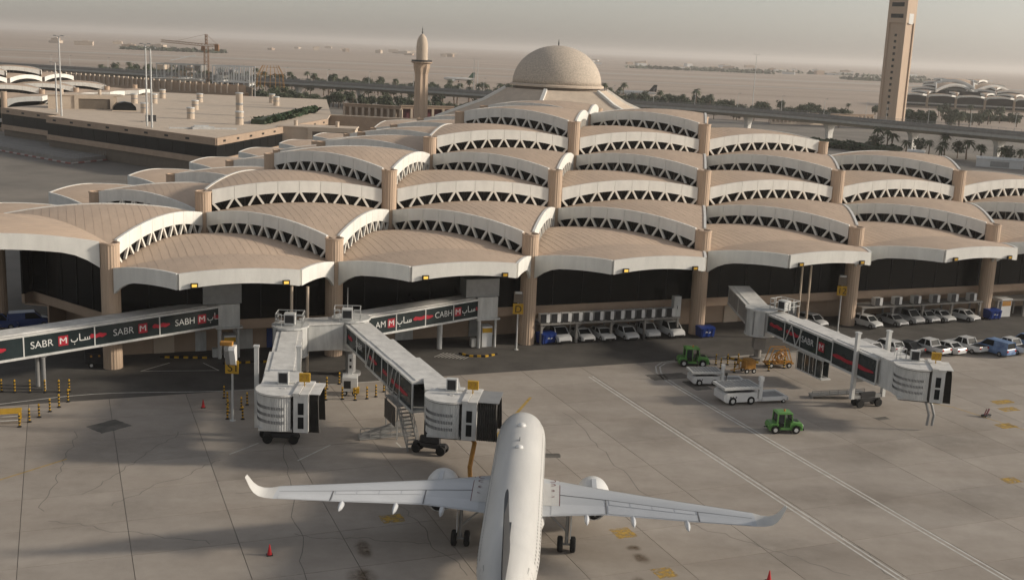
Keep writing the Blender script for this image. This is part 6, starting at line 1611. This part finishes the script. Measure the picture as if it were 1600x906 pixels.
m = MB(); m.bar((-16, -4, 22.0), (-4, -2, 25), .5); m.obj('roof_girder', 'ad_white', t)
t = thing('tower_crane', 'rust-orange tower crane above the construction frame', 'crane', (-161, 592, 0), 0)
def lattice(mb, a_, b_, w, n):
    a_, b_ = Vector(a_), Vector(b_); d = (b_ - a_); dn = d.normalized(); s1 = dn.cross(Vector((0, 1, 0.001))).normalized() * w / 2; s2 = dn.cross(s1).normalized() * w / 2
    cs = [s1 + s2, s1 - s2, -s1 - s2, -s1 + s2]
    for c in cs: mb.bar(a_ + c, b_ + c, .22)
    for k in range(n):
        p, q = a_ + d * (k / n), a_ + d * ((k + 1) / n)
        for e in range(4): mb.bar(p + cs[e], q + cs[(e + 1) % 4], .13)
m = MB(); lattice(m, (0, 0, 0), (0, 0, 29.5), 2.0, 14); m.obj('mast', 'crane', t)
m = MB(); lattice(m, (0, 0, 30), (-23, 0, 31.3), 1.1, 14); m.obj('jib', 'crane', t)
m = MB(); lattice(m, (0, 0, 30), (6.0, 0, 30.3), 1.1, 4); m.obj('counter_jib', 'crane', t)
m = MB(); m.b6(4.4, 6.4, -.8, .8, 27.4, 30.6); m.obj('counterweight', 'crane', t); m = MB(); m.b6(-2.4, -.9, -.9, .9, 27.2, 29.4); m.obj('operator_cab', 'crane', t)
m = MB(); lattice(m, (0, 0, 30.5), (0, 0, 35.5), .9, 3); m.bar((0, 0, 35.5), (-16, 0, 31.4), .1); m.bar((0, 0, 35.5), (5.5, 0, 30.8), .1); m.obj('apex_and_stays', 'crane', t)
# distant jets
def far_jet(x, y, rz, s_, lb, tail):
    t = thing('parked_jet', lb, 'airplane', (x, y, 0), rz, 'distant parked jets'); t.scale = (s_,) * 3
    m = MB(); m.lathe([(.1, 0), (1.2, -1.5), (1.95, -5), (1.95, -26), (1.2, -32), (.3, -37)], 14, axis='y', c=(0, 18, 3.9)); m.obj('fuselage', 'fuselage', t, smooth=True)
    m = MB(); m.extrude_x([(-11, 5.6), (-18.5, 5.4), (-19, 11.8), (-16, 11.8)], -.2, .2); m.obj('tail_fin', tail, t)
    for sx in (-1, 1): m = MB(); m.poly([(sx * 1.8, 6, 3), (sx * 17, -3, 4.4), (sx * 17, -5, 4.4), (sx * 1.8, -1, 3)]); m.poly([(sx * 1.8, 6, 2.7), (sx * 17, -3, 4.3), (sx * 17, -5, 4.3), (sx * 1.8, -1, 2.7)]); m.obj('wing', 'wing_grey', t)
    for sx in (-1, 1): m = MB(); m.lathe([(1.0, 2), (1.2, 1), (1.1, -1), (.7, -2)], 12, axis='y', c=(sx * 5.7, 6, 1.9)); m.obj('engine', 'white_paint', t, smooth=True)
    for (gx, gy) in ((0, 12), (-3.5, 0), (3.5, 0)): m = MB(); m.tube([(gx, gy, .5), (gx, gy, 3)], .15, 6); m.lathe([(.0, -.3), (.55, -.3), (.55, .3), (0, .3)], 10, axis='x', c=(gx, gy, .55)); m.obj('gear', 'rubber', t)
MATS.setdefault('tail_green', mat('tail_green', (0.03, 0.10, 0.06), 0.5))
far_jet(-62, 1150, pi / 2 + .1, .85, 'distant white jet with green tail beyond the elevated road', 'tail_green')
far_jet(96, 960, pi / 2 - .2, .9, 'white jet half hidden behind the mosque dome', 'tail_slate')
# ------------------------------------------------------------------ palms and trees
def palm_mesh(seed, h):
    r_ = random.Random(seed); m = MB(); m.cur = 0
    m.tube([(0, 0, 0), (r_.uniform(-.2, .2), r_.uniform(-.2, .2), h * .5), (r_.uniform(-.3, .3), r_.uniform(-.3, .3), h)], [.32, .24, .2], 7); top = Vector(m.v[-1]) ; top = Vector((top.x, top.y, h))
    m.cur = 1
    for k in range(34):
        a_ = k * 2.399 + r_.uniform(-.2, .2); el = r_.uniform(-.35, 1.15); ln = r_.uniform(2.3, 3.2); P = []
        for q in range(6):
            t = q / 5; P.append(top + Vector((cos(a_) * ln * t * cos(el * (1 - t * .4)), sin(a_) * ln * t * cos(el * (1 - t * .4)), ln * (t * sin(el) - .75 * t * t))))
        sd_ = Vector((-sin(a_), cos(a_), 0))
        for q in range(5):
            w0, w1 = .42 * sin(pi * (q / 5 * .85 + .12)), .42 * sin(pi * ((q + 1) / 5 * .85 + .12))
            for s_ in (-1, 1):
                m.poly([P[q], P[q + 1], P[q + 1] + sd_ * s_ * w1 - Vector((0, 0, .25 * w1)), P[q] + sd_ * s_ * w0 - Vector((0, 0, .25 * w0))])
    return m
def broad_mesh(seed, h, w):
    r_ = random.Random(seed); m = MB(); m.cur = 0
    m.tube([(0, 0, 0), (.1, 0, h * .3), (0, .1, h * .55)], [.28, .2, .12], 7)
    for k in range(5): a_ = k * 1.3; m.tube([(0, 0, h * .3), (cos(a_) * w * .25, sin(a_) * w * .25, h * .55), (cos(a_) * w * .38, sin(a_) * w * .38, h * .75)], [.13, .08, .04], 5)
    m.cur = 1
    cl = [(Vector((cos(k * 2.4) * w * .3 * r_.uniform(.3, 1.1), sin(k * 2.4) * w * .3 * r_.uniform(.3, 1.1), h * r_.uniform(.42, .86))), w * r_.uniform(.16, .27)) for k in range(15)]
    for c, rad in cl:
        for k in range(34):
            d = Vector((r_.gauss(0, 1), r_.gauss(0, 1), r_.gauss(0, .8))).normalized() * rad * r_.uniform(.55, 1.05); s_ = r_.uniform(.16, .34)
            u_ = Vector((r_.gauss(0, 1), r_.gauss(0, 1), r_.gauss(0, 1))).normalized(); v_ = u_.cross(d.normalized() + Vector((.1, .2, .3))).normalized()
            p = c + d; m.poly([p - u_ * s_ - v_ * s_, p + u_ * s_ - v_ * s_, p + u_ * s_ + v_ * s_, p - u_ * s_ + v_ * s_])
    return m
def split(m, mats, names):
    """two meshes from the two material slots"""
    out = []
    for s_ in (0, 1):
        q = MB(); mp = {}
        for f, c in zip(m.f, m.m):
            if c != s_: continue
            idx = []
            for k in f:
                if k not in mp: mp[k] = len(q.v); q.v.append(m.v[k])
                idx.append(mp[k])
            q.face(idx)
        out.append(q.mesh(names[s_], mats[s_]))
    return out
PALM = [split(palm_mesh(s_, h), ('bark', 'frond'), ('trunk', 'crown')) for s_, h in ((1, 6.5), (2, 8.5), (3, 5.2), (4, 10.5))]
BROAD = [split(broad_mesh(s_, h, w), ('bark', lf), ('trunk', 'crown')) for s_, h, w, lf in ((11, 7, 6.5, 'leaf'), (12, 8.5, 8, 'leaf_dark'), (13, 5.5, 6, 'leaf'), (14, 9, 7, 'leaf_dark'))]
def tree(kind, k, x, y, s_, lb, grp, z=-.05):
    t = thing('palm_tree' if kind == 'p' else 'broad_tree', lb, 'palm tree' if kind == 'p' else 'tree', (x, y, z), R.uniform(0, 6.28), grp); t.scale = (s_ * R.uniform(.9, 1.1), s_ * R.uniform(.9, 1.1), s_)
    a_, b_ = (PALM if kind == 'p' else BROAD)[k]; place('trunk', a_, t); place('crown', b_, t)
def along(x):
    for k in range(len(VC) - 1):
        if VC[k].x <= x <= VC[k + 1].x: t_ = (x - VC[k].x) / (VC[k + 1].x - VC[k].x); return VC[k].y + (VC[k + 1].y - VC[k].y) * t_
    return 600
gl = [('palms and trees in the belt beyond the elevated road at left', 'dusty green palm in the belt beyond the elevated road, left of the dome', 'dusty round tree in the belt beyond the elevated road, left of the dome')]
for k in range(270):
    x = -330 + 325 * ((k * 0.618) % 1) ; y = along(x) + R.uniform(60, 230)
    kind = 'p' if R.random() < .55 else 'b'; tree(kind, R.randrange(3) if kind == 'p' else R.randrange(4), x, y, R.uniform(.9, 1.3), gl[0][1] if kind == 'p' else gl[0][2], gl[0][0])
for k in range(84):
    x = -165 + 145 * ((k * 0.618) % 1); y = along(x) - R.uniform(16, 62); kind = 'p' if R.random() < .35 else 'b'
    tree(kind, R.randrange(3) if kind == 'p' else R.randrange(4), x, y, R.uniform(.8, 1.1), 'palm in front of the elevated road, left of the minaret' if kind == 'p' else 'round green tree in front of the elevated road, left of the minaret', 'trees in front of the elevated road')
for k in range(14): tree('b', R.randrange(4), R.uniform(-232, -175), R.uniform(562, 620), R.uniform(.9, 1.2), 'dark green tree behind the post ramp at far left', 'trees behind the post ramp')
for k in range(130):
    f_ = R.uniform(1.2, 1.5); x0_ = 36 + 108 * ((k * .618) % 1); x = x0_ * f_; y = along(x0_) * f_; tree('b', R.randrange(4), x, y, R.uniform(.85, 1.15), 'round green tree in the row beyond the elevated road, right of the dome', 'round trees beyond the elevated road at right')
for k_, (x, y, s_) in enumerate(sorted(((34, 800, 1.1), (40, 820, .9), (49, 790, 1.2), (58, 800, 1.3), (63, 815, 1.0), (69, 800, 1.1), (74, 830, 1.3), (92, 760, 1.1), (104, 740, 1.0), (112, 735, 1.35), (120, 730, 1.1), (56, 770, .8), (96, 800, .9)), key=lambda q: q[0] / q[1])):
    tree('p', 3, x, y, s_, '%s tall thin palm counted from the dome above the tree row' % ordw(k_ + 1), 'tall palms right of the dome')
pp = []
for k in range(26): x = 146 + 66 * ((k * .618) % 1); pp.append((x, along(x) - R.uniform(10, 34)))
for k, (x, y) in enumerate(sorted(pp, key=lambda q: q[0] / q[1])):
    if k % 5: tree('p', R.randrange(3), x, y, R.uniform(.85, 1.1), '%s tree from the left under the elevated road at right, a bushy palm' % ordw(k + 1), 'palms under the elevated road at right')
    else: tree('b', 1, x, y, .9, '%s tree from the left under the elevated road at right, dark and round' % ordw(k + 1), 'palms under the elevated road at right')
for k in range(34):
    x = R.uniform(232, 345); y = R.uniform(650, 850); kind = 'p' if R.random() < .35 else 'b'
    tree(kind, R.randrange(3) if kind == 'p' else R.randrange(4), x, y, R.uniform(.8, 1.4), 'palm in the garden before the distant shell-roofed pavilion' if kind == 'p' else 'round tree in the garden before the distant shell-roofed pavilion', 'garden trees before the distant pavilion')
hedge([(118, 498), (140, 478), (150, 462)], 14, 0, 3.2, 'broad green planting under the elevated road right of the terminal')
hedge([(300, 800), (345, 800)], 6, 0, 4.5, 'long clipped hedge before the distant pavilion')
hedge([(245, 730), (262, 728)], 9, 0, 8, 'large dark green thicket right of the control tower')
# low white vaults and trucks at the right edge behind the roofs
for (x, y, w, lb) in ((152, 438, 6, 'small white cabin behind the right roofs by the pier'), (176, 418, 16, 'long pale low shed at the right edge below the elevated road'), (120, 470, 5, 'small white tank house left of the right-hand pier')):
    t = thing('service_shed', lb, 'shed', (x, y, 0), -.4)
    m = MB(); m.b6(-w / 2, w / 2, -2.2, 2.2, 0, 3.0); m.obj('wall', 'car_white', t); m = MB(); m.extrude_x([(-2.5, 3.0), (2.5, 3.0), (1.6, 3.7), (-1.6, 3.7)], -w / 2 - .2, w / 2 + .2); m.obj('roof', 'metal_pale', t); m = MB(); m.b6(-w * .2, w * .2, -2.24, -2.2, .3, 2.3); m.obj('door', 'metal_grey', t)
# garden walls right of the tower, colonnade before it
arcade((140, 640), (205, 668), 26, 0.5, 6.2, 'long pale colonnade wall left of the control tower', dep=1.2)
# far buildings on the plain
k = 0
for (x0, x1, y0, y1, n, mn) in ((-900, -200, 3600, 5200, 16, 'stone_pale'), (150, 1500, 3000, 4800, 30, 'ad_white'), (-1500, -700, 2600, 3600, 8, 'stone_pale'), (1600, 2400, 3200, 4200, 8, 'stone_pale')):
    for q in range(n):
        x, y = R.uniform(x0, x1), R.uniform(y0, y1); w, d_, h = R.uniform(12, 42), R.uniform(10, 24), R.uniform(4, 11)
        t = thing('plain_building', 'tiny pale building far off on the desert plain', 'building', (x, y, -.06), R.uniform(-.4, .4), 'far buildings on the desert plain')
        m = MB(); m.b6(-w / 2, w / 2, -d_ / 2, d_ / 2, 0, h); m.obj('wall', mn if q % 3 else 'stone', t); m = MB(); m.b6(-w / 2 - .4, w / 2 + .4, -d_ / 2 - .4, d_ / 2 + .4, h, h + .7); m.b6(-w * .1, w * .25, -2, 2, h + .7, h + 2.6); m.obj('roof', 'stone_pale', t)
# far tree belts on the plain
for (x0, x1, y) in ((260, 620, 2900), (480, 1150, 3300), (700, 900, 2500), (-820, -620, 2400)):
    m = MB()
    for q in range(420):
        x, yy = R.uniform(x0, x1), y + R.uniform(-50, 50); s_ = R.uniform(2, 5); c = Vector((x, yy, R.uniform(.5, 5)))
        u_ = Vector((R.gauss(0, 1), R.gauss(0, 1), R.gauss(0, .5))).normalized() * s_; v_ = Vector((R.gauss(0, 1), R.gauss(0, 1), R.gauss(0, 1))).normalized() * s_; m.poly([c - u_ - v_, c + u_ - v_, c + u_ + v_, c - u_ + v_])
    tag(m.obj('far_treeline', 'leaf_dark'), 'far dark tree belt on the desert plain', 'trees', kind='stuff')
# runways and tracks
for nm, (pts, w, mn) in {'runway': ([(-3000, 1450), (3200, 2550)], 60, 'road_grey'), 'taxiway': ([(-2200, 1120), (2200, 1820)], 28, 'road_grey'), 'perimeter_road': ([(-2500, 3100), (4000, 4200)], 25, 'patch_dark')}.items():
    m = MB(); ribbon(m, pts, w, -.02); m.obj(nm, mn)['kind'] = 'structure'
# ------------------------------------------------------------------ dusty air
hz = MB(); hz.b6(-23500, 23500, -1500, 45000, -1.1, 96)
hm = bpy.data.materials.new('haze'); hm.use_nodes = True
for n in list(hm.node_tree.nodes):
    if n.type != 'OUTPUT_MATERIAL': hm.node_tree.nodes.remove(n)
pv = hm.node_tree.nodes.new('ShaderNodeVolumePrincipled')
pv.inputs['Color'].default_value = (0.84, 0.815, 0.785, 1); pv.inputs['Density'].default_value = 0.00012; pv.inputs['Anisotropy'].default_value = 0.35
hm.node_tree.links.new(pv.outputs[0], [n for n in hm.node_tree.nodes if n.type == 'OUTPUT_MATERIAL'][0].inputs['Volume'])
MATS['haze'] = hm
tag(hz.obj('haze', 'haze'), 'pale dusty haze filling the air to the horizon', 'haze', kind='stuff')
